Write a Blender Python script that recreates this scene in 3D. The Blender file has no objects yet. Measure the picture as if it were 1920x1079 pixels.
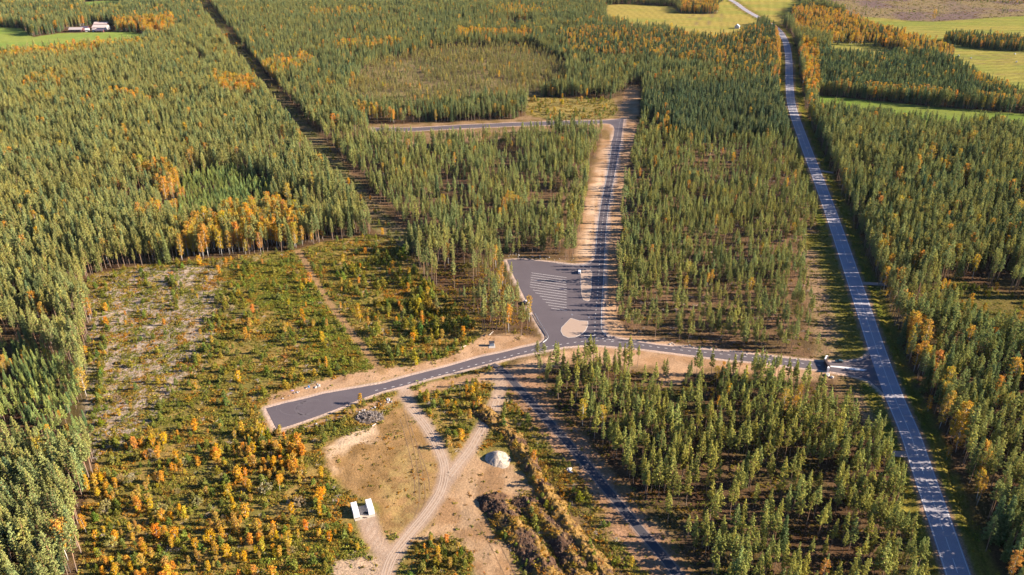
import bpy, bmesh, math, random
import numpy as np
from mathutils import Vector, Matrix
from mathutils.geometry import tessellate_polygon

R = math.radians
rng = np.random.default_rng(20240)
random.seed(7)
scene = bpy.context.scene
COL = scene.collection

# ------------------------------------------------------------------ camera, sky, sun, exposure
CAM_H, PITCH, FPX, IW, IH = 240.0, R(26.72), 1520.0, 1920.0, 1079.0
cam_data = bpy.data.cameras.new("camera")
cam_data.sensor_width = 36.0
cam_data.lens = FPX / IW * 36.0
cam_data.clip_start, cam_data.clip_end = 1.0, 30000.0
cam = bpy.data.objects.new("camera", cam_data)
cam.location = (0, 0, CAM_H)
cam.rotation_euler = (math.pi / 2 - PITCH, 0, 0)
COL.objects.link(cam)
scene.camera = cam

SUN_EL, SUN_AZ = R(24.0), R(91.0)          # azimuth clockwise from +Y: the sun stands to the right
world = bpy.data.worlds.new("World")
scene.world = world
world.use_nodes = True
wn, wl = world.node_tree.nodes, world.node_tree.links
wn.clear()
sky = wn.new("ShaderNodeTexSky")
sky.sky_type = 'NISHITA'
sky.sun_disc = False
sky.sun_elevation = SUN_EL
sky.sun_rotation = SUN_AZ
sky.dust_density, sky.air_density, sky.ozone_density = 0.1, 1.0, 9.0
bg = wn.new("ShaderNodeBackground")
bg.inputs["Strength"].default_value = 0.05
wo = wn.new("ShaderNodeOutputWorld")
wl.new(sky.outputs[0], bg.inputs[0])
wl.new(bg.outputs[0], wo.inputs[0])

sun_data = bpy.data.lights.new("sun", 'SUN')
sun_data.energy = 5.0
sun_data.angle = R(0.53)
sun_data.color = (1.0, 0.85, 0.66)
sun = bpy.data.objects.new("sun", sun_data)
d = Vector((math.sin(SUN_AZ) * math.cos(SUN_EL), math.cos(SUN_AZ) * math.cos(SUN_EL), math.sin(SUN_EL)))
sun.rotation_euler = d.to_track_quat('Z', 'Y').to_euler()
sun.location = (300, 300, 400)
COL.objects.link(sun)

vs = scene.view_settings
vs.view_transform, vs.look, vs.gamma, vs.use_curve_mapping = 'Standard', 'None', 1.0, False
vs.exposure = 1.85
cy = scene.cycles
cy.max_bounces, cy.diffuse_bounces, cy.glossy_bounces = 4, 1, 1
cy.transmission_bounces, cy.transparent_max_bounces, cy.volume_bounces = 2, 4, 0
cy.use_denoising = True
cy.sample_clamp_indirect = 4.0

# ------------------------------------------------------------------ helpers: photograph to ground, noise, polygons
SP, CP = math.sin(PITCH), math.cos(PITCH)

def P(x, y):
    """where the line of sight through a pixel of the photograph meets the ground"""
    u, v = (x - IW / 2) / FPX, (y - IH / 2) / FPX
    dy, dz = CP - v * SP, -SP - v * CP
    t = CAM_H / -dz
    return (u * t, dy * t)

def PP(pts):
    return [P(*p) for p in pts]

def to_px(X, Y, Z):
    dz = Z - CAM_H
    depth = Y * CP - dz * SP
    return IW / 2 + FPX * X / depth, IH / 2 - FPX * (Y * SP + dz * CP) / depth, depth

def hashn(ix, iy, seed):
    h = (ix.astype(np.int64) * 374761393 + iy.astype(np.int64) * 668265263 + seed * 1442695041) & 0xFFFFFFFF
    h = ((h ^ (h >> 13)) * 1274126177) & 0xFFFFFFFF
    h = h ^ (h >> 16)
    return (h & 0xFFFF) / 65535.0

def vnoise(X, Y, s, seed=0):
    x, y = X / s, Y / s
    ix, iy = np.floor(x), np.floor(y)
    fx, fy = x - ix, y - iy
    fx, fy = fx * fx * (3 - 2 * fx), fy * fy * (3 - 2 * fy)
    a, b = hashn(ix, iy, seed), hashn(ix + 1, iy, seed)
    c, e = hashn(ix, iy + 1, seed), hashn(ix + 1, iy + 1, seed)
    return (a * (1 - fx) + b * fx) * (1 - fy) + (c * (1 - fx) + e * fx) * fy

def fbm(X, Y, s, seed=0, n=3):
    t, a, w = 0, 0.5, 0
    for i in range(n):
        t = t + a * vnoise(X, Y, s / 2 ** i, seed + i * 17)
        w += a
        a *= 0.5
    return t / w

def inside(X, Y, poly):
    r = np.zeros(X.shape, bool)
    n = len(poly)
    for i in range(n):
        x1, y1 = poly[i]
        x2, y2 = poly[(i + 1) % n]
        if y1 == y2:
            continue
        c = (y1 > Y) != (y2 > Y)
        r ^= c & (X < (x2 - x1) * (Y - y1) / (y2 - y1) + x1)
    return r

def seg_dist(X, Y, pts, closed=False):
    dmin = np.full(X.shape, 1e9)
    n = len(pts)
    for i in range(n if closed else n - 1):
        x1, y1 = pts[i]
        x2, y2 = pts[(i + 1) % n]
        dx, dy = x2 - x1, y2 - y1
        L = dx * dx + dy * dy + 1e-9
        t = np.clip(((X - x1) * dx + (Y - y1) * dy) / L, 0, 1)
        dmin = np.minimum(dmin, np.hypot(X - x1 - t * dx, Y - y1 - t * dy))
    return dmin

def near_box(X, Y, pts, m):
    a = np.array(pts)
    return (X > a[:, 0].min() - m) & (X < a[:, 0].max() + m) & (Y > a[:, 1].min() - m) & (Y < a[:, 1].max() + m)

def sdist(X, Y, poly, m=40):
    """signed distance to a polygon, positive inside (far outside: -m)"""
    out = np.full(X.shape, -float(m))
    k = near_box(X, Y, poly, m)
    if k.any():
        x, y = X[k], Y[k]
        dd = seg_dist(x, y, poly, True)
        out[k] = np.where(inside(x, y, poly), dd, -dd)
    return out

def ldist(X, Y, pts, m=60):
    out = np.full(X.shape, float(m))
    k = near_box(X, Y, pts, m)
    if k.any():
        out[k] = seg_dist(X[k], Y[k], pts)
    return out

def sstep(a, b, x):
    t = np.clip((x - a) / (b - a), 0, 1)
    return t * t * (3 - 2 * t)

def smooth_line(pts, n=6):
    """Catmull-Rom through ground points"""
    out = []
    for i in range(len(pts) - 1):
        p0, p1, p2, p3 = pts[max(i - 1, 0)], pts[i], pts[i + 1], pts[min(i + 2, len(pts) - 1)]
        for k in range(n):
            t = k / n
            out.append(tuple(0.5 * (2 * p1[j] + (p2[j] - p0[j]) * t + (2 * p0[j] - 5 * p1[j] + 4 * p2[j] - p3[j]) * t * t
                                    + (3 * p1[j] - p0[j] - 3 * p2[j] + p3[j]) * t ** 3) for j in (0, 1)))
    out.append(tuple(pts[-1]))
    return out

# ------------------------------------------------------------------ materials
def mat(name):
    m = bpy.data.materials.new(name)
    m.use_nodes = True
    n = m.node_tree.nodes
    n.clear()
    out = n.new("ShaderNodeOutputMaterial")
    return m, n, m.node_tree.links, out

def noise_node(n, l, scale, detail=3.0, rough=0.6, coord="Object"):
    tc = n.new("ShaderNodeTexCoord")
    t = n.new("ShaderNodeTexNoise")
    t.inputs["Scale"].default_value = scale
    t.inputs["Detail"].default_value = detail
    t.inputs["Roughness"].default_value = rough
    l.new(tc.outputs[coord], t.inputs["Vector"])
    return t

def mixc(n, l, a, b, fac, mode='MIX'):
    m = n.new("ShaderNodeMix")
    m.data_type, m.blend_type = 'RGBA', mode
    for sock, v in ((m.inputs[6], a), (m.inputs[7], b), (m.inputs[0], fac)):
        if hasattr(v, "links"):
            l.new(v, sock)
        elif isinstance(v, (tuple, list)):
            sock.default_value = (*v, 1)[:4]
        else:
            sock.default_value = v
    return m.outputs[2]

def ramp(n, l, fac, stops):
    r = n.new("ShaderNodeValToRGB")
    e = r.color_ramp.elements
    while len(e) < len(stops):
        e.new(0.5)
    for k, (p, c) in enumerate(stops):
        e[k].position = p
        e[k].color = (*c, 1)
    l.new(fac, r.inputs[0])
    return r.outputs[0]

def plain(name, c1, c2=None, scale=2.0, rough=0.8, metal=0.0, bump=0.0, coord="Object"):
    m, n, l, out = mat(name)
    b = n.new("ShaderNodeBsdfPrincipled")
    b.inputs["Roughness"].default_value = rough
    b.inputs["Metallic"].default_value = metal
    b.inputs["Specular IOR Level"].default_value = 0.3
    t = noise_node(n, l, scale, coord=coord)
    c = mixc(n, l, c1, c2 or tuple(v * 0.8 for v in c1), t.outputs[0])
    l.new(c, b.inputs["Base Color"])
    if bump:
        bp = n.new("ShaderNodeBump")
        bp.inputs["Strength"].default_value = bump
        bp.inputs["Distance"].default_value = 0.2
        l.new(t.outputs[0], bp.inputs["Height"])
        l.new(bp.outputs[0], b.inputs["Normal"])
    l.new(b.outputs[0], out.inputs[0])
    return m

def leaf_mat(name, col, trans=0.3, jitter=0.35):
    """foliage: diffuse and translucent, tinted per tree by its 'tint'"""
    m, n, l, out = mat(name)
    at = n.new("ShaderNodeAttribute")
    at.attribute_type, at.attribute_name = 'INSTANCER', 'tint'
    lv = n.new("ShaderNodeAttribute")
    lv.attribute_type, lv.attribute_name = 'GEOMETRY', 'leaf'
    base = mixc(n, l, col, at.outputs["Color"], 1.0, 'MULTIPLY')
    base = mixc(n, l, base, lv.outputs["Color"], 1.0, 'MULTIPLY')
    df = n.new("ShaderNodeBsdfDiffuse")
    tr = n.new("ShaderNodeBsdfTranslucent")
    l.new(base, df.inputs[0])
    l.new(base, tr.inputs[0])
    mx = n.new("ShaderNodeMixShader")
    mx.inputs[0].default_value = trans
    l.new(df.outputs[0], mx.inputs[1])
    l.new(tr.outputs[0], mx.inputs[2])
    l.new(mx.outputs[0], out.inputs[0])
    return m

def bark_mat(name):
    m, n, l, out = mat(name)
    lv = n.new("ShaderNodeAttribute")
    lv.attribute_type, lv.attribute_name = 'GEOMETRY', 'leaf'
    df = n.new("ShaderNodeBsdfDiffuse")
    l.new(lv.outputs["Color"], df.inputs[0])
    l.new(df.outputs[0], out.inputs[0])
    return m

def ground_mat():
    m, n, l, out = mat("ground soil and heath")
    at = n.new("ShaderNodeAttribute")
    at.attribute_name = "soil"
    t1 = noise_node(n, l, 0.9, 6.0, 0.7)
    t2 = noise_node(n, l, 0.09, 4.0, 0.6)
    t3 = noise_node(n, l, 3.5, 3.0, 0.7)
    f1 = ramp(n, l, t1.outputs[0], [(0.3, (0.50, 0.50, 0.52)), (0.7, (1.46, 1.44, 1.38))])
    f2 = ramp(n, l, t2.outputs[0], [(0.3, (0.86, 0.88, 0.9)), (0.7, (1.12, 1.1, 1.08))])
    f3 = ramp(n, l, t3.outputs[0], [(0.3, (0.66, 0.67, 0.69)), (0.7, (1.34, 1.33, 1.29))])
    c = mixc(n, l, at.outputs["Color"], f1, at.outputs["Alpha"], 'MULTIPLY')
    c = mixc(n, l, c, f2, 1.0, 'MULTIPLY')
    c = mixc(n, l, c, f3, at.outputs["Alpha"], 'MULTIPLY')
    b = n.new("ShaderNodeBsdfDiffuse")
    l.new(c, b.inputs[0])
    bp = n.new("ShaderNodeBump")
    bp.inputs["Strength"].default_value = 0.7
    bp.inputs["Distance"].default_value = 0.45
    l.new(t1.outputs[0], bp.inputs["Height"])
    l.new(bp.outputs[0], b.inputs["Normal"])
    l.new(b.outputs[0], out.inputs[0])
    return m

def asphalt_mat(name, c, wear, rough=0.75):
    m, n, l, out = mat(name)
    b = n.new("ShaderNodeBsdfPrincipled")
    b.inputs["Roughness"].default_value = rough
    b.inputs["Specular IOR Level"].default_value = 0.35
    t1 = noise_node(n, l, 0.06, 5.0, 0.65)
    t2 = noise_node(n, l, 2.2, 4.0, 0.7)
    c1 = mixc(n, l, c, wear, ramp(n, l, t1.outputs[0], [(0.4, (0, 0, 0)), (0.75, (1, 1, 1))]))
    f = ramp(n, l, t2.outputs[0], [(0.3, (0.82, 0.82, 0.83)), (0.7, (1.16, 1.16, 1.15))])
    l.new(mixc(n, l, c1, f, 1.0, 'MULTIPLY'), b.inputs["Base Color"])
    l.new(b.outputs[0], out.inputs[0])
    return m

M = {}
M['ground'] = ground_mat()
M['asphalt'] = asphalt_mat("new asphalt", (0.085, 0.070, 0.080), (0.105, 0.088, 0.098))
M['old_asphalt'] = asphalt_mat("old asphalt", (0.245, 0.235, 0.275), (0.32, 0.305, 0.345))
M['path_asphalt'] = asphalt_mat("path asphalt", (0.045, 0.042, 0.052), (0.06, 0.055, 0.065))
M['paint'] = plain("road paint", (0.72, 0.70, 0.69), (0.55, 0.53, 0.52), 3.0, 0.7)
M['gravel'] = plain("pale gravel shoulder", (0.33, 0.27, 0.24), (0.25, 0.20, 0.18), 1.5, 0.95, bump=0.4)
M['sand'] = plain("island sand", (0.36, 0.27, 0.215), (0.28, 0.20, 0.155), 0.8, 0.95, bump=0.4)
M['pine'] = leaf_mat("pine needles", (0.262, 0.282, 0.104), 0.27)
M['spruce'] = leaf_mat("spruce needles", (0.135, 0.172, 0.076), 0.25)
M['birch'] = leaf_mat("yellowed birch leaves", (0.60, 0.325, 0.035), 0.40)
M['sapling'] = leaf_mat("young pine needles", (0.165, 0.190, 0.038), 0.32)
M['willow'] = leaf_mat("fading willow leaves", (0.31, 0.265, 0.13), 0.35)
M['heath'] = leaf_mat("heath and grass leaves", (0.285, 0.225, 0.055), 0.35)
M['bark'] = bark_mat("bark")
M['white_steel'] = plain("white painted steel", (0.80, 0.81, 0.83), (0.74, 0.75, 0.78), 0.6, 0.45)
M['dark'] = plain("dark rubber and glass", (0.02, 0.02, 0.025), None, 1.0, 0.4)
M['glass'] = plain("window glass", (0.03, 0.04, 0.06), None, 1.0, 0.08)
M['rock'] = plain("pale stone", (0.48, 0.45, 0.44), (0.3, 0.28, 0.28), 1.2, 0.9, bump=0.5)
M['rock_dark'] = plain("grey stone", (0.24, 0.22, 0.22), (0.13, 0.12, 0.12), 1.2, 0.9, bump=0.5)

# ------------------------------------------------------------------ object helpers
def link(name, me, m=None, parent=None, loc=None):
    o = bpy.data.objects.new(name, me)
    COL.objects.link(o)
    if m is not None and me is not None and not me.materials:
        me.materials.append(m)
    if parent is not None:
        o.parent = parent
    if loc is not None:
        o.location = loc
    return o

def empty(name, loc, rz=0.0):
    o = bpy.data.objects.new(name, None)
    o.location = loc
    o.rotation_euler = (0, 0, rz)
    o.empty_display_size = 0.5
    COL.objects.link(o)
    return o

def tag(o, label=None, cat=None, group=None, kind=None):
    for k, v in (("label", label), ("category", cat), ("group", group), ("kind", kind)):
        if v:
            o[k] = v
    return o

def pydata(name, v, f):
    me = bpy.data.meshes.new(name)
    me.from_pydata(v, [], f)
    me.update()
    return me

class MB:
    def __init__(s):
        s.v, s.f = [], []

    def add(s, v, f):
        k = len(s.v)
        s.v += [tuple(p) for p in v]
        s.f += [tuple(i + k for i in q) for q in f]
        return s

    def box(s, x0, x1, y0, y1, z0, z1):
        return s.add([(x0, y0, z0), (x1, y0, z0), (x1, y1, z0), (x0, y1, z0), (x0, y0, z1), (x1, y0, z1), (x1, y1, z1), (x0, y1, z1)],
                     [(3, 2, 1, 0), (4, 5, 6, 7), (0, 1, 5, 4), (1, 2, 6, 5), (2, 3, 7, 6), (3, 0, 4, 7)])

    def tube(s, pts, rad, n=6, cap=True):
        rings = []
        pts = [Vector(p) for p in pts]
        for i, p in enumerate(pts):
            t = (pts[min(i + 1, len(pts) - 1)] - pts[max(i - 1, 0)]).normalized()
            a = t.cross(Vector((0, 0, 1)) if abs(t.z) < 0.9 else Vector((1, 0, 0))).normalized()
            b = t.cross(a)
            r = rad[i] if hasattr(rad, "__len__") else rad
            rings.append([p + a * r * math.cos(2 * math.pi * k / n) + b * r * math.sin(2 * math.pi * k / n) for k in range(n)])
        v = [q for r_ in rings for q in r_]
        f = [(i * n + k, i * n + (k + 1) % n, (i + 1) * n + (k + 1) % n, (i + 1) * n + k) for i in range(len(pts) - 1) for k in range(n)]
        if cap:
            f += [tuple(range(n - 1, -1, -1)), tuple((len(pts) - 1) * n + k for k in range(n))]
        return s.add(v, f)

    def mesh(s, name, m=None):
        me = pydata(name, s.v, s.f)
        if m:
            me.materials.append(m)
        return me

    def build(s, name, m, parent=None, loc=None):
        return link(name, s.mesh(name, m), None, parent, loc)

def bevel(o, w=0.05, seg=2):
    md = o.modifiers.new("bevel", 'BEVEL')
    md.width, md.segments, md.limit_method = w, seg, 'ANGLE'
    return o

def sheet(name, poly, z, m, parent=None, thick=0.0):
    """a flat area from its outline, with a skirt when it has thickness"""
    tris = tessellate_polygon([[Vector((p[0], p[1], 0)) for p in poly]])
    n = len(poly)
    v = [(p[0], p[1], z) for p in poly]
    f = []
    for t in tris:
        a, b, c = (Vector(poly[i] + (0,)) if len(poly[i]) == 2 else Vector(poly[i]) for i in t)
        f.append(tuple(t) if (b - a).cross(c - a).z > 0 else tuple(reversed(t)))
    if thick:
        area = sum(poly[i][0] * poly[(i + 1) % n][1] - poly[(i + 1) % n][0] * poly[i][1] for i in range(n))
        v += [(p[0], p[1], z - thick) for p in poly]
        for i in range(n):
            j = (i + 1) % n
            f.append((n + i, n + j, j, i) if area > 0 else (n + j, n + i, i, j))
    return link(name, pydata(name, v, f), m, parent)

def ribbon(name, pts, w0, w1, z, m, parent=None):
    """a strip that follows a line between two sideways offsets"""
    v, f = [], []
    for i, p in enumerate(pts):
        a, b = pts[max(i - 1, 0)], pts[min(i + 1, len(pts) - 1)]
        t = Vector((b[0] - a[0], b[1] - a[1], 0)).normalized()
        nx, ny = t.y, -t.x
        v += [(p[0] + nx * w0, p[1] + ny * w0, z), (p[0] + nx * w1, p[1] + ny * w1, z)]
    for i in range(len(pts) - 1):
        q = (2 * i, 2 * i + 1, 2 * i + 3, 2 * i + 2)
        f.append(q if w1 > w0 else q[::-1])
    return link(name, pydata(name, v, f), m, parent)

def offset_line(pts, w):
    out = []
    for i, p in enumerate(pts):
        a, b = pts[max(i - 1, 0)], pts[min(i + 1, len(pts) - 1)]
        t = Vector((b[0] - a[0], b[1] - a[1], 0)).normalized()
        out.append((p[0] + t.y * w, p[1] - t.x * w))
    return out

def along(pts, step, start=0.0):
    """points and headings every step metres along a line"""
    out, need = [], start
    acc = 0.0
    for i in range(len(pts) - 1):
        a, b = Vector(pts[i]), Vector(pts[i + 1])
        L = (b - a).length
        while need <= acc + L:
            t = (need - acc) / max(L, 1e-6)
            p = a.lerp(b, t)
            out.append((p.x, p.y, math.atan2(b.y - a.y, b.x - a.x)))
            need += step
        acc += L
    return out

# ------------------------------------------------------------------ the plan of the place
ASPHALT = PP([(499, 766), (530, 757.5), (574, 747.5), (605, 739), (642, 732.5), (680, 726), (720, 719), (770, 705), (840, 687.5), (900, 670),
              (940, 662), (976, 653), (1002, 647.5), (1017, 643), (1024, 637), (1025, 632), (1019, 624.6), (1007, 602), (990, 570), (975, 540),
              (961, 512), (951, 488), (976, 486.7), (1013, 490), (1044, 493.4), (1075, 496.6), (1096, 496), (1109, 492.4), (1115, 486), (1116, 476),
              (1118, 445), (1122.5, 402.5), (1132.5, 352.5), (1140, 315), (1146.5, 270), (1151, 254), (1152.5, 243), (1150, 236.5), (1145, 233),
              (1136, 231.5), (1060, 234), (960, 237), (860, 241.5), (780, 246), (700, 246), (700, 240), (780, 240), (860, 235), (960, 230.5),
              (1060, 227.5), (1136, 226), (1157.5, 224), (1169.4, 223), (1164, 268), (1157, 307.5), (1150, 345), (1143, 382.5), (1138, 425), (1135, 470),
              (1133, 519), (1130, 560), (1128.5, 600), (1128.7, 614), (1130.6, 620.4), (1135, 627.7), (1145, 632.5), (1185, 640), (1235, 647.5),
              (1310, 655), (1385, 662.5), (1440, 668), (1500, 675.5), (1536, 678.4), (1558, 679.5), (1594, 678.4), (1614.6, 675.8), (1625, 670.6),
              (1631, 663), (1632, 654), (1646, 654), (1676, 742), (1660, 742), (1646, 727), (1630, 714), (1609, 707), (1588.5, 702), (1558, 696.7), (1531, 693),
              (1500, 689.4), (1440, 681), (1360, 674), (1280, 664), (1210, 655), (1145, 649), (1110, 646.5), (1060, 650), (1022, 657.5), (972, 667.5),
              (905, 685), (855, 697.5), (805, 710), (762, 722.5), (720, 733), (686, 745), (661, 755), (630, 767.5), (586, 784), (542, 799), (519, 805)])
MAIN = smooth_line(PP([(1850, 1240), (1797, 1079), (1728, 877), (1705, 810), (1676, 742), (1643, 652), (1606, 540), (1561, 408), (1532, 330), (1509, 270),
                       (1485, 200), (1480, 152), (1479, 112), (1475, 85), (1466, 65), (1452, 50), (1426, 35), (1397, 18.7), (1380, 6), (1362, -4), (1340, -18), (1300, -40)]))
PATHL = smooth_line(PP([(922, 684), (945, 698), (967, 722), (997, 755), (1035, 798), (1055, 820), (1085, 855), (1115, 890), (1160, 945), (1202, 996),
                        (1242, 1042), (1270, 1078), (1310, 1130), (1380, 1220)]))
TRACK1 = smooth_line(PP([(757, 728), (770, 760), (800, 800), (825, 845), (835, 880), (828, 920), (800, 965), (765, 1005), (735, 1045), (720, 1090), (700, 1160)]))
TRACK2 = smooth_line(PP([(938, 700), (935, 740), (922, 775), (903, 805), (883, 840), (860, 870), (838, 900)]))
TRACK3 = smooth_line(PP([(688, 972), (698, 1000), (712, 1025), (735, 1045)]))
TRACK4 = smooth_line(PP([(560, 470), (600, 540), (640, 600), (680, 650), (718, 700)]))
NROAD = smooth_line(PP([(1115.5, 640), (1116, 600), (1121, 545), (1125, 480), (1130, 415), (1143, 345), (1155, 270), (1163, 225)]))
EWROAD = smooth_line(PP([(600, 757), (660, 740), (692, 735), (740, 725), (800, 710), (870, 690), (940, 672), (1010, 654), (1060, 645), (1110, 639.5), (1170, 643),
                         (1260, 655), (1340, 663), (1440, 674), (1520, 683.5), (1560, 688)]))
BRANCH = PP([(700, 243), (780, 243), (860, 238), (960, 234), (1060, 231), (1150, 229)])
CORRIDOR = smooth_line(PP([(368, -20), (377, 0), (420, 62), (480, 138), (560, 235), (640, 330), (715, 418), (765, 455)]))
WINDING = smooth_line(PP([(292, 60), (305, 76), (330, 92), (360, 105), (380, 122), (372, 142)]))
ISLAND_A = PP([(1091, 506.5), (1106.7, 507), (1110.5, 511.7), (1108.8, 543), (1105.6, 563.8), (1100.4, 566), (1093, 562.7), (1090, 553), (1088.4, 532.5), (1089, 513)])
ISLAND_B = PP([(1070, 597), (1086, 601.7), (1102.5, 602.7), (1103, 609), (1099, 619.4), (1092, 626.7), (1078.5, 633), (1065, 634), (1055.6, 629.8), (1051, 621.5),
               (1052.5, 615), (1062, 604.8)])

# areas without forest, traced where their ground lies
FIELD = {
    'farm': PP([(-300, 128), (0, 112), (100, 103), (200, 97), (265, 90), (282, 66), (240, 60), (170, 61), (110, 63), (62, 70), (40, 53), (0, 52), (-300, 60)]),
    'farm2': PP([(158, 26), (226, 22), (226, 0), (160, 4)]),
    'long': PP([(1137, 44), (1137, 10), (1180, 8), (1260, 13), (1275, 26), (1345, 27), (1345, 8), (1362, -2), (1540, -14), (1500, 18), (1482, 46), (1452, 46), (1428, 42),
                (1400, 64), (1380, 76), (1330, 82), (1290, 78), (1250, 62), (1200, 58)]),
    'right': PP([(1580, 28), (1700, 38.5), (1745, 41), (1920, 30), (2300, 12), (2300, 205), (1960, 205), (1880, 176), (1830, 154), (1790, 130), (1750, 112),
                 (1700, 104), (1620, 72), (1595, 50)]),
    'small': PP([(1552, 112), (1560, 78), (1640, 79), (1705, 96), (1690, 112), (1640, 118)]),
    'strip': PP([(1528, 178), (1700, 196), (1920, 214), (2150, 232), (2150, 282), (1920, 263), (1700, 242), (1528, 220)]),
}
CLEARCUT = PP([(1545, 18), (1580, 28), (1700, 38.5), (1745, 41), (1920, 30), (2300, 12), (2300, -30), (1560, -30)])
CLEAR_LEFT = PP([(158, 540), (172, 515), (240, 503), (330, 492), (440, 482), (540, 471), (600, 456), (690, 441), (735, 446), (768, 480), (790, 520), (860, 570), (905, 625),
                 (990, 634), (1012, 640), (960, 665), (935, 705), (1010, 700), (1045, 765), (1125, 850), (1195, 940), (1290, 1062), (1340, 1130), (1420, 1250),
                 (60, 1250), (120, 1120), (150, 1079), (150, 1000), (160, 920), (182, 870), (170, 800), (166, 720), (162, 660), (176, 600)])
CLEAR_N = PP([(951, 478), (1020, 482), (1078, 490), (1080, 470), (1088, 430), (1098, 375), (1105, 320), (1122, 275), (1128, 246), (1090, 247), (1010, 250), (960, 264), (860, 270), (780, 272), (690, 258),
              (690, 233), (780, 233), (960, 224), (985, 215), (990, 182), (1150, 186), (1168, 175), (1180, 160), (1200, 160), (1202, 178), (1200, 215), (1194, 262), (1182, 300),
              (1172, 345), (1166, 400), (1160, 480), (1159, 560), (1158, 606), (1176, 622), (1250, 640), (1330, 654), (1440, 666), (1530, 672), (1522, 600),
              (1508, 480), (1512, 440), (1568, 435), (1600, 520), (1650, 660), (1700, 780), (1745, 950), (1705, 940), (1680, 860), (1628, 800), (1585, 760), (1560, 712), (1500, 716),
              (1400, 704), (1290, 700), (1225, 702), (1100, 684), (1010, 700), (935, 705), (1012, 640), (1010, 630), (998, 600), (975, 560), (955, 515)])
CLEAR_E = PP([(1735, 545), (1790, 522), (1850, 540), (1920, 560), (2200, 580), (2200, 680), (1930, 660), (1840, 640), (1770, 600)])

# ------------------------------------------------------------------ ground
fine = 1.0
rows = np.concatenate([[-4000, -1500, -500, -100, 60, 140, 190], np.arange(215, 560, 1.0), np.arange(560, 900, 2.2), np.arange(900, 2000, 5.0),
                       [2050, 2200, 2600, 3500, 6000, 7000, 12000]])
s_in = np.linspace(-1.16, 1.16, 381)
s_all = np.concatenate([[-8, -4, -2.4, -1.7, -1.35], s_in, [1.35, 1.7, 2.4, 4, 8]])
def half_w(y):
    y = np.clip(y, 200, 2600)
    return 960 / FPX * (y * CP + CAM_H * SP)
GY, GS = np.meshgrid(rows, s_all, indexing='ij')
GX = GS * half_w(GY)
gx, gy = GX.ravel(), GY.ravel()

GREYSLASH = PP([(172, 520), (250, 506), (330, 498), (400, 500), (410, 560), (400, 640), (360, 700), (300, 760), (240, 820), (180, 860), (170, 760), (172, 640)])
SANDBANK = PP([(905, 625), (990, 630), (1014, 636), (1000, 648), (900, 672), (840, 688), (740, 712), (640, 732), (510, 762), (497, 770), (506, 740), (600, 714),
               (700, 692), (780, 684), (860, 662)])
SANDSOUTH = PP([(497, 768), (520, 808), (560, 802), (660, 770), (760, 735), (860, 705), (930, 695), (935, 712), (850, 726), (770, 745), (700, 765), (640, 785), (560, 810), (515, 815), (490, 775)])
SAND_N = PP([(1085, 500), (1082, 470), (1092, 400), (1104, 350), (1122, 300), (1128, 262), (1150, 262), (1118, 445), (1116, 490)])
SAND_NE = PP([(1128, 612), (1134, 470), (1150, 345), (1162, 270), (1190, 262), (1180, 300), (1168, 380), (1160, 480), (1158, 600), (1176, 622), (1250, 640), (1330, 653), (1440, 665), (1500, 672),
              (1500, 678), (1385, 664), (1235, 650), (1140, 634)])
SAND_S = PP([(935, 700), (1000, 672), (1080, 650), (1140, 648), (1280, 664), (1440, 681), (1530, 693), (1560, 700), (1500, 706), (1290, 690), (1280, 720), (1235, 730), (1225, 690), (1100, 676), (1010, 700), (960, 720)])
SAND_TOP = PP([(1128, 226), (1165, 222), (1162, 200), (1170, 165), (1198, 165), (1196, 215), (1192, 262), (1165, 268)])
BROWNPATCH = PP([(598, 838), (640, 815), (700, 803), (735, 765), (760, 762), (800, 815), (830, 880), (822, 930), (790, 968), (755, 1005), (740, 1012), (708, 990), (704, 945), (650, 925), (612, 880)])
PALEPATCH = PP([(598, 838), (640, 818), (700, 808), (712, 826), (655, 838), (632, 862), (640, 890), (622, 892), (606, 866)])
WORK = PP([(848, 880), (890, 850), (900, 862), (960, 868), (1005, 905), (1015, 935), (960, 938), (918, 935), (905, 955), (940, 1010), (985, 1079), (1000, 1140), (900, 1140), (880, 1040), (850, 1000), (800, 1010), (780, 1020), (830, 940)])
YARD = PP([(618, 1079), (630, 1048), (690, 1042), (735, 1050), (725, 1100), (700, 1150), (600, 1150)])
VERGE_W = PP([(1508, 440), (1565, 440), (1600, 540), (1632, 650), (1624, 668), (1600, 676), (1535, 676), (1524, 600)])
VERGE_SAND = PP([(1510, 470), (1535, 470), (1550, 560), (1575, 640), (1560, 668), (1532, 668), (1524, 600)])
PATHBANK = PP([(1010, 700), (1045, 765), (1125, 850), (1195, 940), (1290, 1062), (1340, 1130), (1260, 1130), (1195, 1060), (1140, 985), (1110, 930), (1062, 868), (1005, 805), (955, 740), (935, 700), (985, 690)])
BOG = PP([(600, 175), (700, 120), (830, 92), (1000, 88), (1060, 120), (1060, 165), (960, 190), (760, 200)])
SHRUBBY_N = PP([(985, 215), (990, 182), (1150, 186), (1160, 205), (1145, 222), (1040, 226)])

edge_noise = (fbm(gx, gy, 14, 5) - 0.5) * 9 + (fbm(gx, gy, 3.2, 6) - 0.5) * 5
n_big = fbm(gx, gy, 60, 11)
n_mid = fbm(gx, gy, 9, 21)
n_fine = fbm(gx, gy, 2.6, 31)

colr = np.empty((gx.size, 3))
colr[:] = (0.085, 0.052, 0.030)                                    # forest floor: litter, lingonberry, moss
colr += ((n_mid - 0.5) * 0.05)[:, None] * np.array((1.0, 0.9, 0.5))
moss = sstep(0.5, 0.72, fbm(gx, gy, 22, 41))
colr = colr * (1 - 0.45 * moss[:, None]) + np.array((0.075, 0.072, 0.022)) * 0.45 * moss[:, None]

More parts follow.
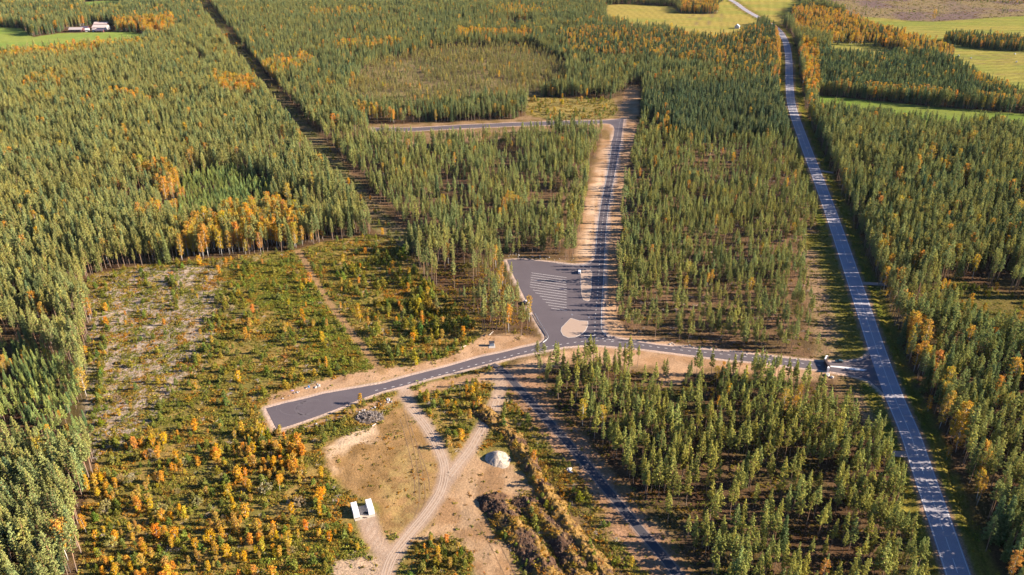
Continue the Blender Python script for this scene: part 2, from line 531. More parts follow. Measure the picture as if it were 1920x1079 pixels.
coarse = np.ones(gx.size)
def paint(mask, c, var=0.0, c2=None, nz=None, rough=None):
    global colr, coarse
    if rough is not None:
        coarse = coarse * (1 - mask) + rough * mask
    c = np.array(c)[None, :]
    if c2 is not None:
        t = np.clip(nz, 0, 1)[:, None]
        c = c * (1 - t) + np.array(c2)[None, :] * t
    colr = colr * (1 - mask[:, None]) + c * mask[:, None]

def area(poly, soft=3.0, jitter=1.0, off=0.0):
    return sstep(-soft, soft, sdist(gx, gy, poly, 45) + edge_noise * jitter + off)

def strip(pts, w, soft=1.5, jitter=0.3):
    return 1 - sstep(w - soft, w + soft, ldist(gx, gy, pts) + edge_noise * jitter)

MIDFLOOR = PP([(560, 240), (690, 252), (960, 250), (1128, 250), (1100, 330), (1088, 420), (1078, 488), (950, 480), (840, 480), (770, 470), (700, 400), (640, 330)])
CENFLOOR = PP([(1176, 300), (1190, 262), (1470, 262), (1515, 350), (1535, 430), (1512, 460), (1524, 600), (1530, 672), (1330, 654), (1176, 622), (1159, 600), (1160, 480)])
for q in (MIDFLOOR, CENFLOOR):
    paint(area(q, 8, 1.5) * 0.8, (0.165, 0.100, 0.060), c2=(0.095, 0.065, 0.034), nz=sstep(0.35, 0.65, n_mid))
HEATH, HEATH2 = (0.235, 0.160, 0.052), (0.140, 0.120, 0.034)
paint(area(CLEAR_LEFT, 3), HEATH, c2=HEATH2, nz=sstep(0.35, 0.7, fbm(gx, gy, 12, 51)))
paint(area(CLEAR_E, 5), (0.14, 0.105, 0.035), c2=(0.085, 0.08, 0.024), nz=n_mid)
paint(area(CLEAR_N, 2.5, 0.6), (0.22, 0.145, 0.085), c2=(0.15, 0.10, 0.045), nz=sstep(0.35, 0.65, n_mid))
paint(area(SHRUBBY_N, 4), (0.26, 0.19, 0.06), c2=(0.15, 0.13, 0.05), nz=n_mid)
furrow = 0.5 + 0.5 * np.sin((gx + 0.10 * gy) * 0.62 + fbm(gx, gy, 30, 65) * 6)
slash = area(GREYSLASH, 6, 1.5) * sstep(0.34, 0.58, fbm(gx, gy, 3.4, 61) * 0.62 + furrow * 0.38)
paint(slash * 0.9, (0.30, 0.225, 0.175), c2=(0.42, 0.35, 0.31), nz=sstep(0.55, 0.8, n_fine))
paint(area(BOG, 20, 3) * 0.8, (0.20, 0.155, 0.085), c2=(0.25, 0.20, 0.09), nz=n_mid)
paint(area(CLEARCUT, 4), (0.135, 0.095, 0.09), c2=(0.19, 0.145, 0.08), nz=sstep(0.35, 0.6, n_big))
corr = strip(CORRIDOR, 10, 2, 0.4)
paint(corr * 0.9, (0.19, 0.14, 0.075), c2=(0.12, 0.115, 0.045), nz=sstep(0.35, 0.65, n_mid))
for k, (c1, c2) in {'farm': ((0.165, 0.225, 0.050), (0.20, 0.235, 0.055)), 'farm2': ((0.14, 0.22, 0.055), (0.17, 0.23, 0.06)), 'long': ((0.27, 0.215, 0.06), (0.21, 0.205, 0.05)),
                    'right': ((0.185, 0.20, 0.048), (0.25, 0.215, 0.058)), 'small': ((0.19, 0.195, 0.05), (0.23, 0.20, 0.055)), 'strip': ((0.12, 0.175, 0.033), (0.15, 0.18, 0.04))}.items():
    paint(area(FIELD[k], 4, 0.8), c1, c2=c2, nz=sstep(0.35, 0.65, fbm(gx * 0.35, gy, 45, 71)), rough=0.4)
# swathes and ditches drawn across the mown fields
ditches = [PP(q) for q in ([(1795, 105.5), (1850, 104), (1925, 100), (2100, 92)], [(1805, 109.5), (1925, 105.5), (2100, 98)], [(1812, 113.5), (1925, 110.5), (2100, 104)],
                           [(1860, 117), (1925, 115.5), (2100, 110)], [(1820, 118.5), (1860, 120), (1925, 122.5)], [(1868, 140), (1925, 138)],
                           [(1292, 34), (1303, 27)], [(1302, 50), (1318, 26)], [(1325, 52), (1337, 26)], [(1355, 50), (1354, 26)])]
for q in ditches:
    paint((1 - sstep(0.8, 2.6, ldist(gx, gy, q))) * 0.75, (0.14, 0.10, 0.06))
mown = sdist(gx, gy, FIELD['long'], 5) > 0
sw = 0.5 + 0.5 * np.sin((gx * 0.96 - gy * 0.28) * 0.62)
colr[mown] *= (0.88 + 0.2 * sw[mown])[:, None]
mr = sdist(gx, gy, FIELD['right'], 5) > 0
sw = 0.5 + 0.5 * np.sin((gy * 0.97 - gx * 0.12) * 0.34 + n_big * 4)
colr[mr] *= (0.84 + 0.26 * sw[mr])[:, None]
sw2 = np.clip(np.sin((gx * 0.5 + gy * 0.86) * 0.42) * 6 - 5, 0, 1)
colr[mr] *= (1 - 0.25 * sw2[mr])[:, None]
# main road: grassy verges with red gravel at the edge
dm = ldist(gx, gy, MAIN, 40)
paint((1 - sstep(12, 17, dm + edge_noise * 0.6)), (0.16, 0.135, 0.028), c2=(0.095, 0.105, 0.02), nz=sstep(0.35, 0.65, n_mid))
paint(area(VERGE_W, 2, 0.6), (0.16, 0.125, 0.034), c2=(0.10, 0.105, 0.022), nz=n_mid)
paint(area(VERGE_SAND, 4, 1.0), (0.235, 0.155, 0.10), c2=(0.17, 0.115, 0.065), nz=n_mid)
paint((1 - sstep(5.4, 7.2, dm + edge_noise * 0.12)), (0.27, 0.175, 0.13))
# bare sand beside the new roads
SAND, SAND2 = (0.365, 0.235, 0.145), (0.30, 0.18, 0.10)
PALE = (0.46, 0.33, 0.235)
for poly, s_, j_ in ((SANDBANK, 2.5, 0.6), (SANDSOUTH, 2.0, 0.5), (SAND_N, 2.5, 0.7), (SAND_NE, 2.0, 0.6), (SAND_S, 2.5, 0.8), (SAND_TOP, 3, 0.8)):
    paint(area(poly, s_, j_), SAND, c2=SAND2, nz=sstep(0.35, 0.65, n_mid), rough=0.5)
paint(area(SAND_N, 2, 1.2, -5), PALE, c2=SAND, nz=sstep(0.4, 0.7, n_mid))
paint(area(PATHBANK, 2.5, 0.8), (0.27, 0.16, 0.10), c2=(0.20, 0.115, 0.062), nz=sstep(0.35, 0.65, n_mid))
paint(area(BROWNPATCH, 2.0, 0.5), (0.27, 0.165, 0.075), c2=(0.20, 0.12, 0.05), nz=sstep(0.35, 0.7, fbm(gx, gy, 7, 81)), rough=0.5)
paint(area(PALEPATCH, 2.0, 1.0), (0.45, 0.33, 0.225), c2=(0.33, 0.215, 0.125), nz=sstep(0.4, 0.7, n_mid))
SPOILAREA = PP([(905, 935), (960, 935), (985, 860), (960, 800), (985, 800), (1040, 870), (1090, 950), (1130, 1010), (1190, 1090), (1230, 1160), (1000, 1160), (950, 1030)])
paint(area(SPOILAREA, 4, 1.2) * 0.9, (0.165, 0.100, 0.050), c2=(0.085, 0.055, 0.030), nz=sstep(0.35, 0.65, n_mid))
paint(area(WORK, 2.5, 0.8), (0.34, 0.225, 0.135), c2=(0.25, 0.15, 0.08), nz=sstep(0.35, 0.65, n_mid), rough=0.55)
paint(area(YARD, 2.0, 0.5), (0.37, 0.275, 0.20), c2=(0.31, 0.215, 0.15), nz=n_mid)
rough_sand = area(PP([(735, 835), (800, 835), (818, 900), (790, 960), (745, 1003), (720, 985), (712, 930), (730, 880)]), 4, 1.5)
paint(rough_sand * 0.75 * sstep(0.35, 0.6, n_fine), (0.30, 0.21, 0.085))
TRK, TRK2 = (0.345, 0.25, 0.185), (0.28, 0.195, 0.14)
for pts, w in ((TRACK1, 3.0), (TRACK2, 3.4), (TRACK3, 3.6)):
    dd = ldist(gx, gy, pts, 30)
    paint(1 - sstep(w - 0.6, w + 1.6, dd + edge_noise * 0.16), TRK, c2=TRK2, nz=n_mid, rough=0.25)
    rut = np.exp(-((dd - 0.95) / 0.35) ** 2)
    paint(rut * 0.5, (0.45, 0.355, 0.285))
dd = ldist(gx, gy, TRACK4, 30)
paint(1 - sstep(1.6, 3.2, dd + edge_noise * 0.2), (0.30, 0.185, 0.10), c2=(0.19, 0.12, 0.055), nz=n_mid)
# tyre tracks across the brown patch
for q in ([(752, 770), (772, 850), (782, 920), (778, 965)], [(760, 775), (780, 850), (792, 915), (792, 950)], [(748, 790), (764, 850), (775, 905)]):
    q = smooth_line(PP(q))
    paint((1 - sstep(0.3, 1.1, ldist(gx, gy, q))) * 0.5, (0.22, 0.145, 0.07))
for q in ([(930, 960), (960, 1010), (990, 1070), (1010, 1120)], [(915, 975), (945, 1025), (975, 1079), (990, 1120)]):
    q = smooth_line(PP(q))
    paint((1 - sstep(0.3, 1.2, ldist(gx, gy, q))) * 0.5, (0.30, 0.19, 0.10))
paint((1 - sstep(2.4, 4.0, ldist(gx, gy, PATHL) + edge_noise * 0.25)), (0.25, 0.17, 0.13))
da = -sdist(gx, gy, ASPHALT, 12)
paint((1 - sstep(1.2, 2.8, da + edge_noise * 0.08)), (0.40, 0.305, 0.26))

# relief: ditches along the main road, gentle humps elsewhere, flat under roads
dn = np.minimum(np.minimum(dm - 6, da), ldist(gx, gy, PATHL) - 3)
for t_ in (TRACK1, TRACK2, TRACK3):
    dn = np.minimum(dn, ldist(gx, gy, t_) - 3)
free = sstep(0.5, 9, dn)
gz = free * ((fbm(gx, gy, 26, 91) - 0.5) * 1.0 + (fbm(gx, gy, 4, 92) - 0.5) * 0.5)
dright = ldist(gx, gy, offset_line(MAIN, 12.0), 20)
gz -= 1.5 * np.exp(-(dright / 1.6) ** 2)
gz += 0.45 * np.exp(-((ldist(gx, gy, offset_line(MAIN, -11.0), 20)) / 2.0) ** 2) * -1.2 * (da > 9)
gz[(np.abs(GS.ravel()) > 1.2) | (gy < 200) | (gy > 2010)] = 0.0
gz[(da < 0.6) | (dm < 5.2)] = -0.05
nr, nc = GX.shape
idx = np.arange(nr * nc).reshape(nr, nc)
quads = np.stack([idx[:-1, :-1], idx[:-1, 1:], idx[1:, 1:], idx[1:, :-1]], -1).reshape(-1, 4)
me = bpy.data.meshes.new("ground")
me.vertices.add(nr * nc)
me.vertices.foreach_set("co", np.stack([gx, gy, gz], -1).astype(np.float32).ravel())
me.loops.add(quads.size)
me.loops.foreach_set("vertex_index", quads.ravel().astype(np.int32))
me.polygons.add(len(quads))
me.polygons.foreach_set("loop_start", np.arange(0, quads.size, 4, dtype=np.int32))
me.polygons.foreach_set("loop_total", np.full(len(quads), 4, np.int32))
me.polygons.foreach_set("use_smooth", np.ones(len(quads), bool))
me.update()
a = me.attributes.new("soil", 'FLOAT_COLOR', 'POINT')
a.data.foreach_set("color", np.concatenate([np.clip(colr, 0.01, 0.8), coarse[:, None]], 1).astype(np.float32).ravel())
ground = link("ground", me, M['ground'])
tag(ground, "heath, forest floor, sand and mown fields under the whole scene", kind="structure")

from mathutils.bvhtree import BVHTree
def ground_z(X, Y):
    """height of the ground sheet, read from its own grid"""
    ri = np.clip(np.searchsorted(rows, Y) - 1, 0, len(rows) - 2)
    fy = (Y - rows[ri]) / (rows[ri + 1] - rows[ri])
    s = X / half_w(Y)
    ci = np.clip(np.searchsorted(s_all, s) - 1, 0, len(s_all) - 2)
    fx = (s - s_all[ci]) / (s_all[ci + 1] - s_all[ci])
    Zg = gz.reshape(nr, nc)
    return ((Zg[ri, ci] * (1 - fx) + Zg[ri, ci + 1] * fx) * (1 - fy) + (Zg[ri + 1, ci] * (1 - fx) + Zg[ri + 1, ci + 1] * fx) * fy)

def gz1(x, y):
    return float(ground_z(np.array([x]), np.array([y]))[0])

# ------------------------------------------------------------------ wheel ruts pressed into the bare ground
M['rut'] = plain("damp rutted soil", (0.20, 0.125, 0.068), (0.155, 0.095, 0.05), 0.6, 0.95)
M['rut_pale'] = plain("pale packed track", (0.42, 0.325, 0.255), (0.34, 0.25, 0.19), 0.35, 0.95)
def rut(img, w, m_, off=0.0):
    line = smooth_line(PP(img), 14)
    line = offset_line(line, off)
    l0, l1 = offset_line(line, -w), offset_line(line, w)
    a_, b_ = np.array(l0), np.array(l1)
    za, zb = ground_z(a_[:, 0], a_[:, 1]) + 0.035, ground_z(b_[:, 0], b_[:, 1]) + 0.035
    v = [q for k_ in range(len(line)) for q in ((a_[k_, 0], a_[k_, 1], za[k_]), (b_[k_, 0], b_[k_, 1], zb[k_]))]
    link("wheel_rut", pydata("wheel_rut", v, [(2 * k_, 2 * k_ + 1, 2 * k_ + 3, 2 * k_ + 2) for k_ in range(len(line) - 1)]), m_, ground)
for q in ([(757, 770), (773, 830), (784, 890), (786, 940), (776, 972)], [(763, 775), (780, 830), (793, 890), (797, 935), (788, 960)], [(750, 785), (764, 835), (776, 890), (777, 930)],
          [(768, 795), (786, 845), (802, 890), (806, 920)]):
    rut(q, 0.17, M['rut'])
for q in ([(928, 962), (958, 1008), (985, 1060), (1000, 1100)], [(918, 966), (948, 1014), (975, 1066), (990, 1105)], [(908, 972), (936, 1020), (962, 1072), (975, 1110)], [(898, 985), (922, 1030), (946, 1079)]):
    rut(q, 0.2, M['rut'])
t1 = [(770, 765), (800, 802), (824, 845), (834, 880), (827, 920), (800, 963), (766, 1004), (737, 1043), (722, 1082)]
for off in (-1.55, -0.55, 0.75, 1.7):
    rut(t1, 0.24, M['rut_pale'], off)
t2 = [(932, 752), (921, 778), (903, 806), (883, 841), (862, 868), (842, 893)]
for off in (-1.2, 0.4, 1.5):
    rut(t2, 0.24, M['rut_pale'], off)

# ------------------------------------------------------------------ roads
road = sheet("new_road", ASPHALT, 0.05, M['asphalt'], thick=0.2)
tag(road, "fresh dark asphalt of the new crossroads, lorry park and turning pad", kind="structure")
main = ribbon("main_road", MAIN, -4.9, 4.9, 0.060, M['old_asphalt'])
tag(main, "worn grey main road cutting straight through the forest", kind="structure")
path = ribbon("cycle_path", PATHL, -1.9, 1.9, 0.055, M['path_asphalt'])
tag(path, "narrow dark asphalt path running down from the crossroads", kind="structure")
M['shoulder'] = plain("brown gravel shoulder", (0.25, 0.18, 0.145), (0.17, 0.115, 0.09), 0.5, 0.95, bump=0.4)
ribbon("shoulder", PATHL, 1.9, 2.5, 0.045, M['shoulder'], path)
ribbon("shoulder", PATHL, -2.5, -1.9, 0.045, M['shoulder'], path)
# worn wheel tracks stay in the material; painted lines are thin sheets of their own
Z_P = 0.068
ribbon("edge_line", MAIN, 4.28, 4.48, Z_P, M['paint'], main)
ml = MAIN
yj0, yj1 = P(1658, 745)[1], P(1632, 652)[1]
low = [p for p in ml if p[1] <= yj0]
high = [p for p in ml if p[1] >= yj1]
ribbon("edge_line", low, -4.48, -4.28, Z_P, M['paint'], main)
ribbon("edge_line", high, -4.48, -4.28, Z_P, M['paint'], main)
solid = [p for p in ml if P(0, 840)[1] < p[1] < P(0, 520)[1]]
ribbon("centre_line", solid, -0.1, 0.1, Z_P, M['paint'], main)
dash_main = pydata("lane_dash", [(-4, -0.11, 0), (4, -0.11, 0), (4, 0.11, 0), (-4, 0.11, 0)], [(0, 1, 2, 3)])
dash_main.materials.append(M['paint'])
for part in ([p for p in ml if 225 < p[1] < P(0, 846)[1]], [p for p in ml if P(0, 515)[1] < p[1] < P(0, 120)[1]]):
    for x, y, h in along(part, 12.0, 5.0):
        o = link("lane_dash", dash_main, None, main, (x, y, Z_P))
        o.rotation_euler.z = h
dash = pydata("lane_dash", [(-0.75, -0.14, 0), (0.75, -0.14, 0), (0.75, 0.14, 0), (-0.75, 0.14, 0)], [(0, 1, 2, 3)])
dash.materials.append(M['paint'])
Z_R = 0.058
for pts, st, step in ((EWROAD[14:], 0.0, 4.4), ([p for p in NROAD if p[1] > P(0, 634)[1]], 1.0, 5.2)):
    for x, y, h in along(pts, step, st):
        if x > P(1556, 688)[0]:
            continue
        o = link("lane_dash", dash, None, road, (x, y, Z_R))
        o.rotation_euler.z = h
# dashes across the mouth of the lorry park road
for x, y, h in along(PP([(1096, 629.3), (1115, 629.8)]), 0.85, 0.3):
    o = link("stop_mark", pydata("stop_mark", [(-0.27, -0.35, 0), (0.27, -0.35, 0), (0.27, 0.35, 0), (-0.27, 0.35, 0)], [(0, 1, 2, 3)]), M['paint'], road, (x, y, Z_R))
for x, y, h in along(PP([(1091, 633.6), (1118, 634), (1150, 638)]), 2.0, 0.3):
    o = link("lane_dash", dash, None, road, (x, y, Z_R))
    o.rotation_euler.z = h
def inset_line(img, w, name="edge_line"):
    ribbon(name, smooth_line(PP(img), 4), -w, w, Z_R, M['paint'], road)
inset_line([(1116.8, 478), (1118.8, 445), (1123.4, 402.5), (1133.2, 352.5), (1140.8, 315), (1147.2, 272)], 0.11)
inset_line([(1163.0, 270), (1156.2, 307.5), (1149.2, 345), (1142, 382.5), (1137, 425), (1134, 470), (1132, 519), (1129, 560), (1127.4, 600), (1127.8, 615), (1131, 623), (1137, 629.5), (1146, 633.6)], 0.11)
inset_line([(1108.9, 492.8), (1097, 496.8), (1075, 497.4), (1044, 494.2)], 0.1)
# parking lines of the lorry park
lx = [(996.5, 512), (996, 516.3), (995, 520.5), (995.3, 525), (994.3, 529.5), (994, 534), (993.3, 538.4), (998.7, 544.2), (1003.5, 549.6), (1012.2, 555.6), (1017, 561.3), (1023, 567.2), (1028, 572.6), (1033.5, 578.4)]
rx = [521.2, 525.6, 530.2, 534.6, 539.4, 543.7, 548.4, 553.1, 557.8, 562.6, 567.6, 572.6, 577.6, 582.8]
for (xa, ya), yb in zip(lx, rx):
    ribbon("parking_line", PP([(xa, ya), (1062.5, yb)]), -0.13, 0.13, Z_R, M['paint'], road)
M['scuff'] = asphalt_mat("scuffed asphalt", (0.105, 0.090, 0.100), (0.125, 0.11, 0.118))
pc = P(590, 765)
for rad_, a0, a1, ox in ((7.5, 1.2, 4.6, 0), (9.2, 1.6, 4.2, 1), (6.2, 0.6, 3.6, -12), (11, 2.4, 4.4, 4), (8, 3.4, 6.0, -8)):
    arc = [(pc[0] + ox + rad_ * 1.2 * math.cos(a0 + (a1 - a0) * k / 16), pc[1] + rad_ * 0.8 * math.sin(a0 + (a1 - a0) * k / 16)) for k in range(17)]
    arc = [p for p in arc if inside(np.array([p[0]]), np.array([p[1]]), ASPHALT)[0]]
    if len(arc) > 4:
        ribbon("tyre_mark", arc, -0.22, 0.22, 0.055, M['scuff'], road)
kerb = plain("granite kerb", (0.50, 0.47, 0.46), (0.4, 0.37, 0.36), 2.0, 0.8)
for poly, lab in ((ISLAND_A, "long sandy traffic island beside the parked white car"), (ISLAND_B, "rounded sandy traffic island at the mouth of the lorry park")):
    isl = sheet("traffic_island", poly, 0.17, kerb, thick=0.14)
    c = Vector((sum(p[0] for p in poly) / len(poly), sum(p[1] for p in poly) / len(poly)))
    inner = [tuple(c + (Vector(p) - c) * (1 - 0.35 / (Vector(p) - c).length)) for p in poly]
    sheet("fill", inner, 0.185, M['sand'], isl)
    tag(isl, lab, "traffic island")
isl = sheet("traffic_island", PP([(1553, 686.2), (1575, 687.6), (1600, 690.2), (1618, 692.8), (1626, 694.4), (1618, 696.2), (1600, 694.6), (1575, 690.6), (1553, 688.2)]), 0.16, M['paint'], thick=0.12)
tag(isl, "pale wedge-shaped traffic island at the main road junction", "traffic island")
for name, img, lab in (("gravel_track", [(1660, 850), (1712, 853)], "short gravel turn-off on the near stretch of the main road"),
                       ("gravel_track", [(1535, 320), (1572, 326)], "short pale turn-off beside the far main road"), ("gravel_track", [(1612, 531), (1662, 534)], "short gravel turn-off by the yellow birches")):
    tag(ribbon(name, smooth_line(PP(img)), -2.2, 2.2, 0.04, M['gravel']), lab, kind="structure")
print("GROUND+ROADS done")

# ------------------------------------------------------------------ tree shapes
class Leafy:
    """collects single leaf or needle-spray triangles with a colour each"""
    def __init__(s, seed):
        s.r = np.random.default_rng(seed)
        s.v, s.c = [], []

    def clump(s, c, rad, n, size, squash=0.7, out=None, bright=1.0, col=(1, 1, 1), jit=0.55, up=0.25):
        r = s.r
        dirs = r.normal(size=(n, 3))
        dirs[:, 2] = dirs[:, 2] * 0.8 + up
        dirs /= np.linalg.norm(dirs, axis=1)[:, None]
        pos = np.array(c) + dirs * np.array((rad, rad, rad * squash)) * r.uniform(0.55, 1.0, (n, 1))
        nrm = dirs + r.normal(size=(n, 3)) * jit
        nrm /= np.linalg.norm(nrm, axis=1)[:, None]
        t = np.cross(nrm, r.normal(size=(n, 3)))
        t /= np.linalg.norm(t, axis=1)[:, None] + 1e-9
        b = np.cross(nrm, t)
        sz = size * r.uniform(0.7, 1.3, (n, 1))
        tri = np.stack([pos + t * sz * 0.62, pos - t * sz * 0.36 + b * sz * 0.5, pos - t * sz * 0.36 - b * sz * 0.5], 1)
        s.v.append(tri.reshape(-1, 3))
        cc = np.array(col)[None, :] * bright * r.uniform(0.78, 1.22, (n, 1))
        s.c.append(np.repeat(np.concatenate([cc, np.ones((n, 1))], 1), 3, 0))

    def mesh(s, name, m):
        v = np.concatenate(s.v).astype(np.float32)
        n = len(v) // 3
        me = bpy.data.meshes.new(name)
        me.vertices.add(len(v))
        me.vertices.foreach_set("co", v.ravel())
        me.loops.add(len(v))
        me.loops.foreach_set("vertex_index", np.arange(len(v), dtype=np.int32))
        me.polygons.add(n)
        me.polygons.foreach_set("loop_start", np.arange(0, 3 * n, 3, dtype=np.int32))
        me.polygons.foreach_set("loop_total", np.full(n, 3, np.int32))
        me.update()
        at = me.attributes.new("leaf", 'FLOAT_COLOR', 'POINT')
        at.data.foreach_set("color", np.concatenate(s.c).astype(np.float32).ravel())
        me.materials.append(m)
        return me

def trunk_mesh(name, tubes, colour):
    """tubes: (points, radii, sides); colour(z, r) -> rgb"""
    mb = MB()
    for pts, rad, n in tubes:
        mb.tube(pts, rad, n, cap=False)
    me = mb.mesh(name, M['bark'])
    at = me.attributes.new("leaf", 'FLOAT_COLOR', 'POINT')
    cols = []
    for v in me.vertices:
        cols += [*colour(v.co.z), 1.0]
    at.data.foreach_set("color", cols)
    for p in me.polygons:
        p.use_smooth = True
    return me

def spine(r, H, n=7, lean=0.02, wob=0.012):
    pts, x, y = [], 0.0, 0.0
    ax, ay = r.normal() * lean, r.normal() * lean
    for i in range(n):
        z = H * i / (n - 1)
        pts.append((x, y, z))
        x += (ax + r.normal() * wob) * H / (n - 1)
        y += (ay + r.normal() * wob) * H / (n - 1)
    return pts

def on_spine(pts, z):
    for i in range(len(pts) - 1):
        if z <= pts[i + 1][2]:
            t = (z - pts[i][2]) / (pts[i + 1][2] - pts[i][2])
            return tuple(pts[i][k] * (1 - t) + pts[i + 1][k] * t for k in (0, 1, 2))
    return pts[-1]

def bark_pine(H):
    def f(z):
        t = min(max((z / H - 0.12) / 0.35, 0), 1)
        return (0.20 + 0.20 * t, 0.155 + 0.075 * t, 0.13 - 0.01 * t)
    return f

def make_pine(seed, H=20.0, Rm=2.2, base=0.42, whorl=0.75, point=0.9, mature=False):
    r = np.random.default_rng(seed)
    L = Leafy(seed + 1)
    sp = spine(r, H * 0.97)
    tubes = [(sp, [0.0085 * H * (1 - 0.88 * i / 6) + 0.012 for i in range(7)], 7)]
    z = H * base
    lop = r.uniform(0, 2 * math.pi)
    while z < H * 0.985:
        t = (z - H * base) / (H * (1 - base))
        if mature:
            prof = (min(1.0, 0.50 + t * 2.2)) * (1 - max(t - 0.22, 0) / 0.78) ** 0.80
        else:
            prof = (min(1.0, 0.6 + t * 2.5)) * (1 - max(t - 0.15, 0) / 0.85) ** point
        rad = Rm * max(prof, 0.10)
        c0 = on_spine(sp, z)
        nb = 3 + int(r.integers(0, 3)) if t < 0.9 else 2
        a0 = r.uniform(0, 6.28)
        for b in range(nb):
            az = a0 + b * 6.28 / nb + r.normal() * 0.35
            ln = rad * r.uniform(0.68, 1.15) * (1 + 0.16 * math.cos(az - lop))
            if r.random() < 0.10:
                continue
            rise = (0.10 + 0.45 * t) * ln + r.normal() * 0.15
            dx, dy = math.cos(az), math.sin(az)
            tip = (c0[0] + dx * ln, c0[1] + dy * ln, c0[2] + rise)
            if ln > 1.0 and t < 0.8:
                tubes.append(([c0, (c0[0] + dx * ln * 0.55, c0[1] + dy * ln * 0.55, c0[2] + rise * 0.35), tip], [0.05, 0.035, 0.012], 3))
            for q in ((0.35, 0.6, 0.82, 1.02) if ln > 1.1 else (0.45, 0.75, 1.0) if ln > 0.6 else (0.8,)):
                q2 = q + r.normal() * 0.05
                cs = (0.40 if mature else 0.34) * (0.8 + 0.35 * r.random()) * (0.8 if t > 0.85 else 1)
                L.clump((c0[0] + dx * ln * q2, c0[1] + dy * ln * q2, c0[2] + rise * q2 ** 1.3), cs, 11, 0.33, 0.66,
                        bright=0.52 + 0.62 * q, up=0.35)  # inner clumps darker, lighter at the tips: crown shade put into needle colour
        z += whorl * r.uniform(0.75, 1.25)
    L.clump(on_spine(sp, H * 0.975), 0.3, 6, 0.35, 1.6)
    for k in range(5):                                              # dead stubs below the crown
        zz = H * r.uniform(0.22, base)
        az = r.uniform(0, 6.28)
        c0 = on_spine(sp, zz)
        ln = r.uniform(0.5, 1.3)
        tubes.append(([c0, (c0[0] + math.cos(az) * ln, c0[1] + math.sin(az) * ln, c0[2] + r.uniform(-0.2, 0.3))], [0.03, 0.01], 3))
    return L.mesh("pine_crown", M['pine']), trunk_mesh("pine_trunk", tubes, bark_pine(H))

def make_spruce(seed, H=20.0, Rm=2.3):
    r = np.random.default_rng(seed)
    L = Leafy(seed + 1)
    sp = spine(r, H * 0.98, lean=0.008, wob=0.004)
    tubes = [(sp, [0.009 * H * (1 - 0.9 * i / 6) + 0.012 for i in range(7)], 7)]
    z = H * 0.06
    while z < H * 0.98:
        t = z / H
        rad = Rm * (min(1, 0.75 + t * 1.5)) * (1 - max(t - 0.1, 0) / 0.9) ** 0.95 + 0.12
        nb = 6 if t < 0.6 else 4
        a0 = r.uniform(0, 6.28)
        c0 = on_spine(sp, z)
        for b in range(nb):
            az = a0 + b * 6.28 / nb + r.normal() * 0.2
            ln = rad * r.uniform(0.7, 1.12)
            dx, dy = math.cos(az), math.sin(az)
            droop = -0.28 * ln * (1 - t)
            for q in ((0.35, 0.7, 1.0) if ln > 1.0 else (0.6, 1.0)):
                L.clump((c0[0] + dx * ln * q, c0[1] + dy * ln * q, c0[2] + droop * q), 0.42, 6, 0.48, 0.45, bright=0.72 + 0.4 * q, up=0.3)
        z += 0.62 * r.uniform(0.8, 1.2)
    L.clump((0, 0, H * 0.985), 0.16, 5, 0.3, 2.5)
    return L.mesh("spruce_crown", M['spruce']), trunk_mesh("spruce_trunk", tubes, lambda z: (0.16, 0.12, 0.10))

def make_birch(seed, H=17.0, Rm=2.2, base=0.30):
    r = np.random.default_rng(seed)
    L = Leafy(seed + 1)
    sp = spine(r, H * 0.95, lean=0.03, wob=0.02)
    tubes = [(sp, [0.0075 * H * (1 - 0.9 * i / 6) + 0.012 for i in range(7)], 7)]
    z = H * base
    while z < H * 0.97:
        t = (z - H * base) / (H * (1 - base))
        rad = Rm * (math.sin(math.pi * min(0.16 + 0.80 * t, 1)) ** 0.75) + 0.15
        c0 = on_spine(sp, z)
        nb = 4
        a0 = r.uniform(0, 6.28)
        for b in range(nb):
            if r.random() < 0.16:
                continue
            az = a0 + b * 6.28 / nb + r.normal() * 0.4
            ln = rad * r.uniform(0.5, 1.15)
            dx, dy = math.cos(az), math.sin(az)
            rise = 0.55 * ln
            tip = (c0[0] + dx * ln, c0[1] + dy * ln, c0[2] + rise)
            tubes.append(([c0, tip], [0.045, 0.01], 3))
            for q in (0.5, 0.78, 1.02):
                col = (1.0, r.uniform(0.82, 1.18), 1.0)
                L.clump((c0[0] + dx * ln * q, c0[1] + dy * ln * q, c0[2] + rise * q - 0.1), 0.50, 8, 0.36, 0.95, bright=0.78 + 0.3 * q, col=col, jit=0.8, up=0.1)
        z += 0.72 * r.uniform(0.8, 1.2)
    def bark(z):
        t = 0.55 + 0.45 * math.sin(z * 5.1 + seed) * math.sin(z * 2.3)
        w = min(max(z / H * 6, 0.25), 1) * (1 - 0.45 * max(z / H - 0.6, 0) / 0.4)
        k = 0.62 * w * (0.75 + 0.25 * t)
        return (k, k * 0.96, k * 0.9)
    return L.mesh("birch_crown", M['birch']), trunk_mesh("birch_trunk", tubes, bark)

def make_young_pine(seed, H=3.6, Rm=1.05):
    r = np.random.default_rng(seed)
    L = Leafy(seed + 1)
    z = 0.25
    while z < H:
        t = z / H
        rad = Rm * (1 - t) ** 0.8 * min(1, 0.7 + 2 * t) + 0.06
        nb = 5 if t < 0.7 else 3
        a0 = r.uniform(0, 6.28)
        for b in range(nb):
            az = a0 + b * 6.28 / nb + r.normal() * 0.3
            ln = rad * r.uniform(0.6, 1.15)
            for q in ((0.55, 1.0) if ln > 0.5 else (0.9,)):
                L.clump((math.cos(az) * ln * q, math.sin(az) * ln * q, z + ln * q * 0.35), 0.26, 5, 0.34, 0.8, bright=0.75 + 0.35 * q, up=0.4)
        z += 0.42
    L.clump((0, 0, H), 0.1, 4, 0.25, 2.5)
    st = MB().tube([(0, 0, -0.1), (0, 0, H * 0.9)], [0.05, 0.012], 5)
    return L, st

